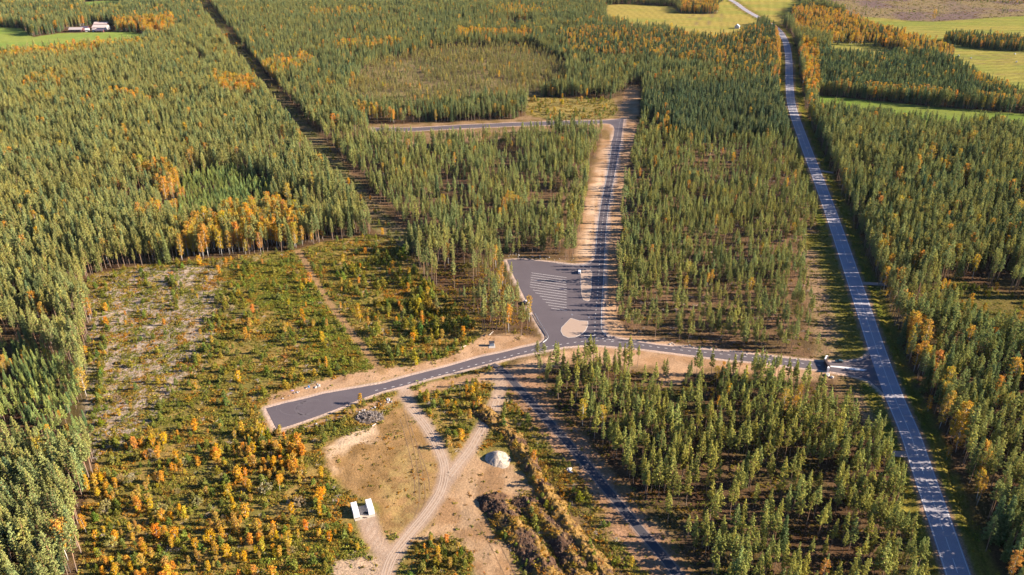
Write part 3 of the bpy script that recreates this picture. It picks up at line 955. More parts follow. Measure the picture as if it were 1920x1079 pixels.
def make_bush(seed, m, H=4.5, Rm=2.2, n=34, leaf=0.34, per=12, stem_col=(0.24, 0.2, 0.17)):
    r = np.random.default_rng(seed)
    L = Leafy(seed + 1)
    tubes = []
    for k in range(n):
        az, el = r.uniform(0, 6.28), math.acos(r.uniform(0.0, 1.0))
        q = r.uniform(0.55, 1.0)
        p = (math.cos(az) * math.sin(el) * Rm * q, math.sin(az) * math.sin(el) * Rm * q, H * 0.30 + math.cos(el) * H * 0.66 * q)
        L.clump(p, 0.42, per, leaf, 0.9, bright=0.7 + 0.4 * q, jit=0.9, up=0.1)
        if k % 4 == 0:
            tubes.append(([(0, 0, 0), (p[0] * 0.4, p[1] * 0.4, p[2] * 0.6), p], [0.06, 0.035, 0.01], 4))
    return L.mesh("crown", m), trunk_mesh("stems", tubes, lambda z: stem_col)

def one_mesh(name, L, st, m):
    """a sapling too small to show its parts: needles and stem in one mesh"""
    me = L.mesh(name, m)
    bm = bmesh.new()
    bm.from_mesh(me)
    lay = bm.verts.layers.float_color.get("leaf")
    vs_ = [bm.verts.new(p) for p in st.v]
    for v_ in vs_:
        v_[lay] = (1, 1, 1, 1)
    for f_ in st.f:
        try:
            q = bm.faces.new([vs_[i] for i in f_])
            q.material_index = 1
        except ValueError:
            pass
    bm.to_mesh(me)
    bm.free()
    me.materials.append(M['stem'])
    return me

M['stem'] = plain("sapling stem", (0.20, 0.15, 0.11))

PINE_M = [make_pine(100 + k, 21.0, Rm, b, 0.85, 0.9, True) for k, (Rm, b) in enumerate(((1.45, 0.52), (2.2, 0.46), (1.85, 0.44), (1.65, 0.38), (2.0, 0.50), (1.5, 0.36)))]
PINE_Y = [make_pine(200 + k, 15.0, Rm, b, 0.62, p) for k, (Rm, b, p) in enumerate(((1.4, 0.48, 0.95), (2.1, 0.28, 1.05), (1.85, 0.32, 1.15), (1.55, 0.24, 1.2), (1.95, 0.36, 1.1), (1.6, 0.38, 1.0)))]
SPRUCE = [make_spruce(300 + k, 19.0, Rm) for k, Rm in enumerate((2.3, 2.0, 2.6))]
BIRCH = [make_birch(400 + k, 17.0, Rm, b) for k, (Rm, b) in enumerate(((2.1, 0.30), (1.7, 0.36), (2.5, 0.26), (1.9, 0.22)))]
BIRCH_Y = [make_birch(450 + k, 6.0, Rm, b) for k, (Rm, b) in enumerate(((1.0, 0.16), (0.85, 0.2), (1.2, 0.12)))]
WILLOW = [make_bush(500 + k, M['willow'], 5.0, 2.3) for k in range(3)]
YPINE = []
for k, (H, Rm) in enumerate(((3.6, 1.15), (2.8, 1.05), (4.4, 1.25))):
    YPINE.append(one_mesh("young_pine", *make_young_pine(600 + k, H, Rm), M['sapling']))
TUFT = []
for k in range(4):
    L = Leafy(700 + k)
    for q in range(6 + k):
        L.clump((L.r.normal() * 0.45, L.r.normal() * 0.45, 0.12 + 0.1 * L.r.random()), 0.30, 6, 0.30, 0.75, bright=L.r.uniform(0.7, 1.25), up=0.5)
    TUFT.append(L.mesh("heath_tuft", M['heath']))

# ------------------------------------------------------------------ stands of forest
#  where, outline in the photograph, trees per m2, height, spread, (mature pine, young pine, spruce, birch), tint, label words
STANDS = [
    ("left", None, 0.058, 20, 2.8, (0.90, 0.0, 0.07, 0.03), (1.08, 1.05, 0.95), "in the dense pine forest left of the brushy clearing"),
    ("back", [(380, 0), (480, 138), (560, 235), (690, 250), (1130, 245), (1200, 200), (1470, 180), (1470, -60), (360, -60)], 0.052, 16, 2.5, (0.46, 0.37, 0.13, 0.04), (0.95, 0.98, 0.95),
     "in the far forest behind the crossroads"),
    ("farleft", [(-500, 130), (0, 110), (280, 90), (400, 40), (370, -60), (-500, -60)], 0.050, 18, 2.8, (0.62, 0.0, 0.30, 0.08), (0.95, 0.98, 0.95), "in the far forest around the farm"),
    ("bog", [(640, 190), (700, 120), (830, 92), (1000, 88), (1060, 120), (1060, 168), (960, 190), (760, 212)], 0.040, 10, 2.0, (0.0, 0.97, 0.0, 0.03), (1.15, 1.0, 0.95), "in the thin pine bog of the far forest"),
    ("mid", [(560, 240), (690, 252), (960, 250), (1128, 250), (1100, 330), (1088, 420), (1078, 488), (950, 480), (840, 480), (770, 470), (700, 400), (640, 330)], 0.034, 16, 2.8,
     (0.52, 0.44, 0.02, 0.02), (1.05, 1.06, 0.95), "in the wood right of the cleared lane"),
    ("central", [(1176, 300), (1190, 262), (1200, 215), (1200, 180), (1470, 180), (1490, 270), (1515, 350), (1535, 430), (1512, 460), (1524, 600), (1530, 672), (1330, 654), (1176, 622), (1159, 600),
                 (1160, 480)], 0.044, 13.5, 2.5, (0.06, 0.91, 0.01, 0.02), (1.10, 1.08, 0.92), "in the young stand right of the new road"),
    ("dark", [(1210, 175), (1470, 170), (1495, 262), (1330, 272), (1240, 250), (1205, 215)], 0.055, 17, 1.6, (0.1, 0.42, 0.47, 0.01), (0.80, 0.88, 0.95), "in the dark block beside the main road"),
    ("east", [(1510, 195), (1700, 222), (1920, 242), (2300, 270), (2300, 600), (1920, 560), (1790, 525), (1730, 560), (1650, 480), (1590, 380), (1545, 300), (1520, 245)], 0.048, 22, 2.6,
     (0.80, 0.02, 0.13, 0.05), (1.06, 1.05, 0.92), "in the tall forest right of the main road"),
    ("spruceblock", [(1505, 105), (1600, 100), (1705, 104), (1790, 118), (1880, 160), (2000, 195), (2150, 230), (1920, 212), (1700, 194), (1528, 176)], 0.050, 18, 1.6, (0.16, 0.28, 0.51, 0.05),
     (0.88, 0.98, 0.98), "in the spruce block below the mown fields"),
    ("southeast", [(1010, 700), (1100, 676), (1170, 684), (1225, 694), (1290, 706), (1330, 698), (1400, 702), (1500, 714), (1560, 720), (1585, 762), (1628, 802), (1680, 862), (1705, 942), (1760, 1079), (1830, 1260), (1430, 1260), (1290, 1062),
                   (1195, 940), (1125, 850), (1045, 765)], 0.039, 16, 2.8, (0.16, 0.82, 0.01, 0.01), (1.12, 1.10, 0.80), "in the near stand"),
    ("southright", [(1700, 580), (1770, 600), (1840, 640), (1930, 660), (2300, 690), (2300, 1260), (1890, 1260), (1830, 1040), (1770, 860), (1730, 730), (1690, 620)], 0.044, 21, 2.6,
     (0.82, 0.06, 0.07, 0.05), (1.08, 1.06, 0.85), "in the right-hand forest"),
    ("youngleft", [(-300, 632), (60, 655), (150, 700), (162, 790), (168, 862), (110, 858), (40, 850), (-300, 880)], 0.070, 10, 1.6, (0.0, 0.70, 0.20, 0.10), (1.05, 1.20, 1.0),
     "in the young stand at the left edge"),
    ("greenpatch", [(348, 345), (440, 325), (520, 355), (500, 412), (420, 420), (340, 432), (300, 415)], 0.070, 12, 1.2, (0.0, 0.92, 0.08, 0.0), (0.98, 1.15, 0.95), "in the bright green young patch behind the birches"),
    ("openpines", [(800, 500), (850, 478), (945, 484), (955, 520), (985, 565), (1004, 615), (990, 632), (905, 622), (868, 575), (815, 545)], 0.017, 20, 2.0, (0.95, 0.0, 0.0, 0.05), (1.1, 1.05, 0.95),
     "among the open pines left of the lorry park"),
    ("hedge", [(1482, 24), (1530, 22), (1585, 36), (1640, 58), (1700, 76), (1790, 104), (1770, 116), (1710, 108), (1650, 88), (1560, 84), (1490, 68)], 0.030, 18, 2.4, (0.0, 0.0, 0.25, 0.75), (0.85, 0.92, 1.0),
     "in the birch hedgerow between the mown fields"),
    ("grove", [(1765, 78), (1800, 72), (1920, 84), (2100, 92), (2100, 104), (1920, 98), (1830, 92), (1780, 84)], 0.045, 17, 2.2, (0.1, 0.0, 0.62, 0.28), (0.9, 0.95, 0.95), "in the dark grove out in the mown field"),
    ("fieldrow", [(1275, 2), (1345, 2), (1345, 27), (1275, 26)], 0.045, 17, 2.0, (0.05, 0.0, 0.3, 0.65), (0.9, 0.9, 1.0), "in the birch clump between the far fields"),
    ("autumnbelt", [(1040, 72), (1140, 62), (1250, 72), (1330, 80), (1400, 66), (1452, 58), (1468, 80), (1470, 165), (1400, 150), (1300, 132), (1180, 118), (1080, 112)], 0.044, 18, 2.4,
     (0.16, 0.08, 0.42, 0.34), (0.85, 0.92, 0.95), "in the autumn belt below the far fields"),
]
# patches where birches take over: outline, share of birch
BIRCHY = [([(262, 342), (300, 330), (340, 345), (352, 385), (325, 402), (300, 385), (288, 358)], 0.6), ([(258, 425), (330, 400), (340, 415), (300, 440), (265, 440)], 0.8),
          ([(335, 470), (380, 440), (470, 400), (545, 388), (572, 430), (568, 468), (480, 478), (400, 488), (345, 490)], 0.62), ([(402, 155), (485, 165), (482, 200), (410, 190)], 0.7),
          ([(205, 190), (315, 205), (312, 216), (205, 200)], 0.6), ([(40, 165), (130, 150), (130, 185), (50, 190)], 0.35), ([(150, 48), (240, 50), (330, 42), (330, 72), (290, 78), (250, 60), (160, 60)], 0.75),
          ([(0, 118), (60, 110), (190, 96), (280, 92), (280, 98), (190, 108), (60, 124), (0, 130)], 0.6), ([(495, 130), (560, 110), (600, 120), (560, 145), (500, 160)], 0.5),
          ([(660, 212), (745, 228), (745, 240), (670, 232)], 0.5), ([(930, 390), (985, 388), (985, 405), (935, 405)], 0.6), ([(1500, 95), (1532, 95), (1534, 195), (1512, 195)], 0.8),
          ([(1450, 62), (1468, 72), (1470, 175), (1458, 175)], 0.75), ([(1528, 172), (1700, 190), (1920, 209), (2100, 224), (2100, 218), (1920, 200), (1700, 184), (1530, 166)], 0.6),
          ([(860, 66), (990, 70), (1000, 80), (860, 78)], 0.7), ([(1640, 470), (1662, 480), (1672, 560), (1652, 560)], 0.45), ([(1665, 570), (1705, 590), (1770, 760), (1845, 960), (1815, 960), (1740, 770)], 0.3),
          ([(620, 95), (750, 85), (760, 95), (640, 108)], 0.5), ([(560, 30), (700, 22), (720, 32), (580, 42)], 0.25), ([(1330, 700), (1400, 715), (1400, 770), (1330, 760)], 0.35),
          ([(1800, 150), (1900, 168), (2000, 198), (1960, 204), (1840, 175)], 0.5), ([(1230, 232), (1252, 232), (1252, 262), (1230, 262)], 0.7), ([(930, 22), (1010, 20), (1020, 34), (930, 40)], 0.35)]
EXCLUDE_POLYS = list(FIELD.values()) + [CLEARCUT, CLEAR_LEFT, CLEAR_N, CLEAR_E]
REFILL = {"hedge", "grove", "fieldrow", "openpines", "southeast"}

sp_ = 3.35
ys = np.arange(205, 2060, sp_ * 0.87)
cand = []
for i, y in enumerate(ys):
    hw = float(half_w(np.array(y))) * 1.13 + 25
    xs = np.arange(-hw, hw, sp_) + (sp_ / 2 if i % 2 else 0)
    cand.append(np.stack([xs, np.full(xs.size, y)], 1))
cand = np.concatenate(cand)
cand += rng.uniform(-1.25, 1.25, cand.shape)
cx, cyv = cand[:, 0], cand[:, 1]
zone = np.zeros(len(cand), int)
for k, s_ in enumerate(STANDS):
    if s_[1] is not None:
        zone[inside(cx, cyv, PP(s_[1]))] = k
ok = np.ones(len(cand), bool)
wob = (fbm(cx, cyv, 12, 301) - 0.5) * 5
for poly in EXCLUDE_POLYS:
    ok &= ~(sdist(cx, cyv, poly, 20) + wob > 0)
refill = np.array([s_[0] in REFILL for s_ in STANDS])
ok |= refill[zone] & (zone > 0)
ok &= ldist(cx, cyv, MAIN, 40) > 14.2 + wob * 0.6
ok &= ldist(cx, cyv, CORRIDOR, 40) > 12.5 + wob * 0.4
ok &= ldist(cx, cyv, WINDING, 40) > 4.0
ok &= ldist(cx, cyv, BRANCH, 40) > 9
ok &= ldist(cx, cyv, NROAD, 40) > 10.5
ok &= ldist(cx, cyv, EWROAD, 40) > 9.5
ok &= ldist(cx, cyv, PATHL, 40) > 12.0 + wob * 0.7
ok &= sdist(cx, cyv, ASPHALT, 20) < -5
LAKE = PP([(950, 46), (968, 41), (1000, 43), (1004, 49), (985, 54), (955, 53)])
ok &= sdist(cx, cyv, LAKE, 20) < -2
ok &= sdist(cx, cyv, PP([(1515, 696), (1610, 705), (1610, 770), (1570, 765), (1515, 742)]), 20) < 0
FARM_SPOT = PP([(112, 66), (118, 56), (170, 47), (205, 46), (225, 56), (205, 66)])
ok &= sdist(cx, cyv, FARM_SPOT, 20) < 0
ok &= sdist(cx, cyv, PP([(1372, 56), (1372, 44), (1394, 44), (1394, 56)]), 20) < 0
dens = np.array([s_[2] for s_ in STANDS])[zone]
gap = fbm(cx, cyv, 26, 311)
dens = dens * (0.45 + 0.95 * sstep(0.30, 0.55, gap))
dens[STANDS and (zone == [s_[0] for s_ in STANDS].index("central"))] *= 0.88
dens = dens * np.where(inside(cx, cyv, PP([(1180, 575), (1380, 540), (1520, 520), (1535, 675), (1330, 657), (1176, 625)])), 0.6, 1.0)
dr_ = ldist(cx, cyv, MAIN, 60)
dens = dens * np.where((dr_ < 30) & (cx > 0) & (zone != 9), 0.95, 1.0)
ok &= rng.random(len(cand)) < dens * sp_ * sp_ * 0.87
cx, cyv, zone = cx[ok], cyv[ok], zone[ok]
N = len(cx)
mix = np.array([s_[5] for s_ in STANDS])[zone].cumsum(1)
u = rng.random(N)[:, None] * mix[:, -1:]
spc = (u > mix).sum(1).clip(0, 3)                                  # 0 mature pine, 1 young pine, 2 spruce, 3 birch
for poly, share in BIRCHY:
    k = inside(cx, cyv, PP(poly))
    spc[k & (rng.random(N) < share)] = 3
hm = np.array([s_[3] for s_ in STANDS])[zone].astype(float)
hs = np.array([s_[4] for s_ in STANDS])[zone]
hgt = np.clip(hm + hs * rng.normal(size=N) + (fbm(cx, cyv, 70, 321) - 0.5) * 5, hm * 0.5, hm * 1.4)
hgt[spc == 3] *= 0.88
tnt = np.array([s_[6] for s_ in STANDS])[zone]
bri = rng.normal(1.0, 0.16, N)[:, None]
warm = rng.normal(0, 0.09, N)
patch = (fbm(cx, cyv, 45, 331) - 0.5) * 0.35
tnt = tnt * bri * np.stack([1 + warm + patch, 1 + 0.3 * warm + 0.3 * patch, 1 - 0.8 * warm - 0.4 * patch], 1)
bt = spc == 3
tb = np.stack([rng.normal(0.98, 0.12, bt.sum()), np.clip(rng.normal(1.06, 0.15, bt.sum()), 0.82, 1.5), rng.normal(1.1, 0.35, bt.sum())], 1)
far = sstep(700, 1300, cyv[bt])[:, None]
dull = rng.random(bt.sum())[:, None] * 0.50 - 0.15 * far + 0.35 * rng.random((bt.sum(), 1)) * np.isin(zone[bt], [k for k, s_ in enumerate(STANDS) if s_[0] in ("hedge", "fieldrow", "autumnbelt", "grove", "spruceblock")])[:, None]
tb = tb * (1 - dull) + np.array((0.66, 0.88, 2.6)) * dull          # many birches have half dropped their leaves
tnt[bt] = tb
tnt = np.clip(tnt, 0.35, 2.6)
BASEH = {0: 21.0, 1: 15.0, 2: 19.0, 3: 17.0}
VAR = {0: PINE_M, 1: PINE_Y, 2: SPRUCE, 3: BIRCH}
var = (rng.random(N) * np.array([len(VAR[int(s_)]) for s_ in range(4)])[spc]).astype(int)
gzv = ground_z(cx, cyv)
rot = rng.uniform(0, 2 * math.pi, N)
MANUAL = [(3, 168, 200, 15, 0), (3, 1641, 510, 13, 1), (3, 1650, 532, 9, 1), (3, 1363, 752, 11, 1), (3, 1345, 770, 9, 0), (3, 1330, 765, 9, 0), (3, 672, 592, 9, 1), (3, 676, 604, 9, 1), (3, 692, 618, 9, 0),
          (3, 640, 585, 7, 0), (3, 613, 692, 8, 0), (3, 600, 690, 6, 1), (3, 160, 912, 10, 1), (3, 168, 925, 10, 1), (3, 186, 892, 7, 0), (3, 162, 1000, 11, 0), (3, 1248, 262, 14, 0), (3, 1256, 258, 14, 1),
          (3, 1865, 505, 11, 1), (3, 1750, 528, 9, 1), (3, 1765, 548, 10, 1), (3, 1775, 545, 8, 0), (3, 1660, 560, 8, 1), (3, 1690, 640, 9, 0), (3, 1700, 670, 9, 1), (3, 1740, 770, 10, 0), (3, 1775, 860, 9, 0),
          (3, 490, 1000, 8, 0), (3, 470, 880, 8, 0), (3, 525, 920, 9, 0), (3, 655, 958, 4.5, 0), (3, 332, 890, 6, 0), (3, 585, 455, 12, 1), (3, 605, 448, 12, 0),
          (0, 1588, 23, 18, 2), (0, 1622, 23, 19, 2), (0, 1640, 25, 17, 2), (0, 1681, 22, 14, 2), (0, 1711, 20, 17, 2), (0, 1758, 24, 15, 2), (0, 1768, 24, 15, 2), (0, 1570, 18, 17, 2), (0, 1600, 16, 17, 2),
          (0, 1690, 10, 16, 2), (2, 1622, 29, 9, 2), (2, 1642, 31, 7, 2), (0, 790, 505, 15, 2), (0, 798, 498, 17, 2), (0, 765, 498, 19, 2), (0, 803, 535, 17, 2), (0, 820, 590, 15, 2), (0, 1020, 690, 16, 2),
          (0, 1012, 712, 15, 2), (0, 1024, 728, 14, 2), (0, 1030, 700, 14, 2)]
ma = np.array(MANUAL, float)
mxy = np.array([P(q[1], q[2]) for q in MANUAL])
nm = len(ma)
cx, cyv = np.concatenate([cx, mxy[:, 0]]), np.concatenate([cyv, mxy[:, 1]])
zone = np.concatenate([zone, [[s_[0] for s_ in STANDS].index("openpines") if q[1] < 900 and q[1] > 620 else zone[int(np.argmin(np.hypot(cx[:N] - a_[0], cyv[:N] - a_[1])))] for q, a_ in zip(MANUAL, mxy)]]).astype(int)
spc = np.concatenate([spc, ma[:, 0].astype(int)])
hgt = np.concatenate([hgt, ma[:, 3]])
tnt = np.concatenate([tnt, np.array([(1.05, 1.0, 0.9) if q[4] == 0 else (1.05, 1.2, 0.8) if q[4] == 1 else (1.1, 1.05, 1.0) for q in MANUAL])])
N += nm
var = (rng.random(N) * np.array([len(VAR[int(s_)]) for s_ in range(4)])[spc]).astype(int)
gzv = ground_z(cx, cyv)
rot = rng.uniform(0, 2 * math.pi, N)
print("FOREST", N, [(spc == k).sum() for k in range(4)])

# saplings and bushes of the open ground
def scatter(poly, spacing, jitter=0.5):
    a_ = np.array(poly)
    X, Y = np.meshgrid(np.arange(a_[:, 0].min(), a_[:, 0].max(), spacing), np.arange(a_[:, 1].min(), a_[:, 1].max(), spacing))
    X, Y = X.ravel() + rng.uniform(-jitter, jitter, X.size) * spacing, Y.ravel() + rng.uniform(-jitter, jitter, X.size) * spacing
    k = inside(X, Y, poly)
    return X[k], Y[k]

def open_ground(X, Y, road_gap=1.0):
    k = sdist(X, Y, ASPHALT, 20) < -2.5 - road_gap
    k &= ldist(X, Y, PATHL, 20) > 3.2
    k &= ldist(X, Y, MAIN, 20) > 7.5
    for t_, w_ in ((TRACK1, 4.2), (TRACK2, 4.4), (TRACK3, 4.6), (TRACK4, 2.6)):
        k &= ldist(X, Y, t_, 20) > w_
    return k
BARE = [SANDBANK, SANDSOUTH, BROWNPATCH, WORK, YARD, SAND_S, PATHBANK, SAND_N, SAND_NE]
PILE = P(931, 862)
BOXES = P(682, 966)
KIOSK = P(922, 648)
STUMPS = P(694, 783)
def keep_off(X, Y):
    k = np.hypot(X - PILE[0], Y - PILE[1] - 1) > 9.5
    k &= np.hypot((X - BOXES[0]), (Y - BOXES[1])) > 9.5
    k &= np.hypot(X - KIOSK[0], Y - KIOSK[1]) > 6
    k &= np.hypot((X - STUMPS[0]) / 1.3, Y - STUMPS[1]) > 6.5
    return k
MOUND_A = smooth_line(PP([(905, 770), (955, 815), (985, 860), (1010, 905), (1060, 980), (1110, 1050), (1150, 1110)]))
MOUND_B = smooth_line(PP([(925, 945), (960, 985), (1000, 1040), (1030, 1085), (1060, 1140)]))
MOUND_C = smooth_line(PP([(985, 945), (1030, 990), (1075, 1050), (1110, 1100), (1140, 1150)]))

def free_spots(X, Y, bare_keep=0.0):
    k = open_ground(X, Y) & keep_off(X, Y)
    j = (fbm(X, Y, 5, 401) - 0.5) * 4
    for poly in BARE:
        k &= ~((sdist(X, Y, poly, 15) + j > 0.5) & (rng.random(X.size) > bare_keep))
    return k

ORANGE = PP([(180, 880), (250, 830), (400, 800), (520, 805), (590, 850), (640, 930), (640, 1000), (560, 1079), (420, 1140), (200, 1140), (170, 1000)])
ORANGE_CORE = PP([(470, 830), (560, 840), (600, 900), (560, 960), (480, 1000), (420, 960), (440, 880)])
GREENROWS = [smooth_line(PP(q)) for q in ([(205, 505), (200, 560), (195, 620), (188, 700), (182, 800)], [(265, 500), (275, 550), (262, 610), (265, 650)], [(330, 500), (328, 545), (330, 580)],
                                          [(420, 560), (400, 625), (350, 690), (320, 740), (290, 780)], [(215, 830), (212, 900), (215, 960)], [(770, 690), (830, 665), (850, 655)])]
BUSHY = PP([(400, 500), (540, 480), (600, 560), (690, 680), (560, 720), (430, 740), (330, 780), (340, 700), (400, 640), (395, 560)])
THICKET = PP([(630, 500), (760, 470), (860, 575), (900, 625), (830, 660), (735, 690), (690, 630), (640, 560)])
PLOT = PP([(778, 745), (860, 715), (930, 712), (925, 760), (895, 805), (870, 845), (845, 850), (810, 800)])
PLOT2 = PP([(750, 1079), (780, 1035), (830, 1010), (880, 1005), (915, 1030), (915, 1079), (930, 1140), (740, 1140)])
CORNER = PP([(930, 760), (960, 775), (985, 830), (960, 830), (935, 800)])
saps = {'ypine': [], 'ybirch': [], 'willow': []}
X, Y = scatter(CLEAR_LEFT, 2.0)
k = free_spots(X, Y)
X, Y = X[k], Y[k]
iny = lambda poly: inside(X, Y, poly)
cl = fbm(X, Y, 11, 411)
row = np.min([ldist(X, Y, g_, 30) for g_ in GREENROWS], 0)
p_pine = 0.075 + 0.30 * np.exp(-(row / 2.4) ** 2) + 0.10 * iny(BUSHY) * sstep(0.45, 0.7, cl) + 0.34 * iny(THICKET) * sstep(0.46, 0.62, cl) + 0.20 * iny(PLOT) * sstep(0.4, 0.6, cl) \
    + 0.14 * iny(PLOT2) + 0.075 * iny(ORANGE) * sstep(0.4, 0.65, cl) + 0.12 * iny(CORNER)
p_pine *= np.where(iny(GREYSLASH) & (row > 5), 0.35, 1)
cl2 = fbm(X, Y, 13, 421)
p_birch = 0.008 + 0.22 * iny(ORANGE) * sstep(0.40, 0.62, cl2) + 0.26 * iny(ORANGE_CORE) * sstep(0.35, 0.6, cl2) + 0.022 * iny(BUSHY) * sstep(0.45, 0.7, cl2) + 0.035 * iny(THICKET) * sstep(0.5, 0.7, cl2) \
    + 0.03 * iny(PLOT) + 0.05 * iny(PLOT2)
p_willow = 0.0006 + 0.006 * iny(BUSHY) * sstep(0.5, 0.7, fbm(X, Y, 25, 431)) + 0.004 * iny(ORANGE)
uu = rng.random(X.size)
sp_y = np.where(uu < p_willow, 2, np.where(uu < p_willow + p_birch, 1, np.where(uu < p_willow + p_birch + p_pine, 0, -1)))
sapl = [(X[sp_y == q], Y[sp_y == q]) for q in range(3)]
# the same kinds on the other open areas
def extra(poly, spacing, pp, pb):
    X_, Y_ = scatter(poly, spacing)
    k_ = free_spots(X_, Y_)
    X_, Y_ = X_[k_], Y_[k_]
    u_ = rng.random(X_.size)
    m_ = sstep(0.35, 0.6, fbm(X_, Y_, 12, 441))
    a_, b_ = u_ < pp * m_, (u_ > 1 - pb * m_)
    sapl[0] = (np.concatenate([sapl[0][0], X_[a_]]), np.concatenate([sapl[0][1], Y_[a_]]))
    sapl[1] = (np.concatenate([sapl[1][0], X_[b_]]), np.concatenate([sapl[1][1], Y_[b_]]))
extra(CLEAR_E, 2.4, 0.22, 0.10)
extra(SHRUBBY_N, 3.0, 0.20, 0.05)
extra(PP([(1720, 0), (1920, 8), (2200, 10), (2200, -30), (1760, -30)]), 5.0, 0.5, 0.05)
CORR_POLY = [tuple(p) for p in offset_line(CORRIDOR, 8.5)] + [tuple(p) for p in offset_line(CORRIDOR, -8.5)][::-1]
extra(CORR_POLY, 3.5, 0.12, 0.03)
# dead-leaved roadside birches and willows beside the main road
print("SAPLINGS", [len(q[0]) for q in sapl])

# ------------------------------------------------------------------ planting: individuals first, the rest as one mass of each kind
def apparent(X, Y, Zg, H):
    xm, ym, dep = to_px(X, Y, Zg + H * 0.6)
    xt, yt, _ = to_px(X, Y, Zg + H)
    inframe = (xm > 12) & (xm < IW - 12) & (ym > 4) & (ym < IH - 14)
    return np.where(inframe, FPX * H / dep, -1.0)

def gn_mass(name, pts, rotz, scl, idx_, tint, protos, label, tilt=None):
    """one object that plants copies of the given meshes on its points"""
    me_ = bpy.data.meshes.new(name)
    n_ = len(pts)
    me_.vertices.add(n_)
    me_.vertices.foreach_set("co", np.asarray(pts, np.float32).ravel())
    def attr(nm, ty, dat, key):
        at_ = me_.attributes.new(nm, ty, 'POINT')
        at_.data.foreach_set(key, np.ascontiguousarray(dat).ravel())
    rv = np.zeros((n_, 3), np.float32)
    rv[:, 2] = rotz
    if tilt is not None:
        rv[:, :2] = tilt
    attr("turn", 'FLOAT_VECTOR', rv, "vector")
    attr("size", 'FLOAT_VECTOR', np.asarray(scl, np.float32), "vector")
    attr("shape", 'INT', np.asarray(idx_, np.int32), "value")
    attr("tint", 'FLOAT_COLOR', np.concatenate([tint, np.ones((n_, 1))], 1).astype(np.float32), "color")
    o = link(name, me_)
    ng = bpy.data.node_groups.new(name, 'GeometryNodeTree')
    ng.interface.new_socket("Geometry", in_out='INPUT', socket_type='NodeSocketGeometry')
    ng.interface.new_socket("Geometry", in_out='OUTPUT', socket_type='NodeSocketGeometry')
    gi, go = ng.nodes.new("NodeGroupInput"), ng.nodes.new("NodeGroupOutput")
    join = ng.nodes.new("GeometryNodeJoinGeometry")
    def named(nm, ty):
        q = ng.nodes.new("GeometryNodeInputNamedAttribute")
        q.data_type = ty
        q.inputs["Name"].default_value = nm
        return q.outputs["Attribute"]
    turn, size, shape = named("turn", 'FLOAT_VECTOR'), named("size", 'FLOAT_VECTOR'), named("shape", 'INT')
    for k_, objs in enumerate(protos):
        jn = ng.nodes.new("GeometryNodeJoinGeometry")
        for ob in objs:
            oi = ng.nodes.new("GeometryNodeObjectInfo")
            oi.transform_space = 'ORIGINAL'
            oi.inputs["Object"].default_value = ob
            oi.inputs["As Instance"].default_value = False
            ng.links.new(oi.outputs["Geometry"], jn.inputs[0])
        cmp_ = ng.nodes.new("FunctionNodeCompare")
        cmp_.data_type, cmp_.operation = 'INT', 'EQUAL'
        ng.links.new(shape, cmp_.inputs[2])
        cmp_.inputs[3].default_value = k_
        iop = ng.nodes.new("GeometryNodeInstanceOnPoints")
        e2r = ng.nodes.new("FunctionNodeEulerToRotation")
        ng.links.new(turn, e2r.inputs[0])
        ng.links.new(gi.outputs[0], iop.inputs["Points"])
        ng.links.new(cmp_.outputs[0], iop.inputs["Selection"])
        ng.links.new(jn.outputs[0], iop.inputs["Instance"])
        ng.links.new(e2r.outputs[0], iop.inputs["Rotation"])
        ng.links.new(size, iop.inputs["Scale"])
        ng.links.new(iop.outputs[0], join.inputs[0])
    ng.links.new(join.outputs[0], go.inputs[0])
    md = o.modifiers.new("planting", 'NODES')
    md.node_group = ng
    tag(o, label, kind="stuff")
    return o

def proto(me_):
    """a source shape for planting that is itself not placed in the scene"""
    return bpy.data.objects.new(me_.name, me_)

def put_tree(name, crown, trunk, x, y, z, s, sz, rz, tint):
    root = empty(name, (x, y, z - 0.06), rz)
    root.scale = (s, s, sz)
    c = link("crown", crown, None, root)
    c["tint"] = [float(v) for v in tint]
    link("trunk", trunk, None, root)
    return root

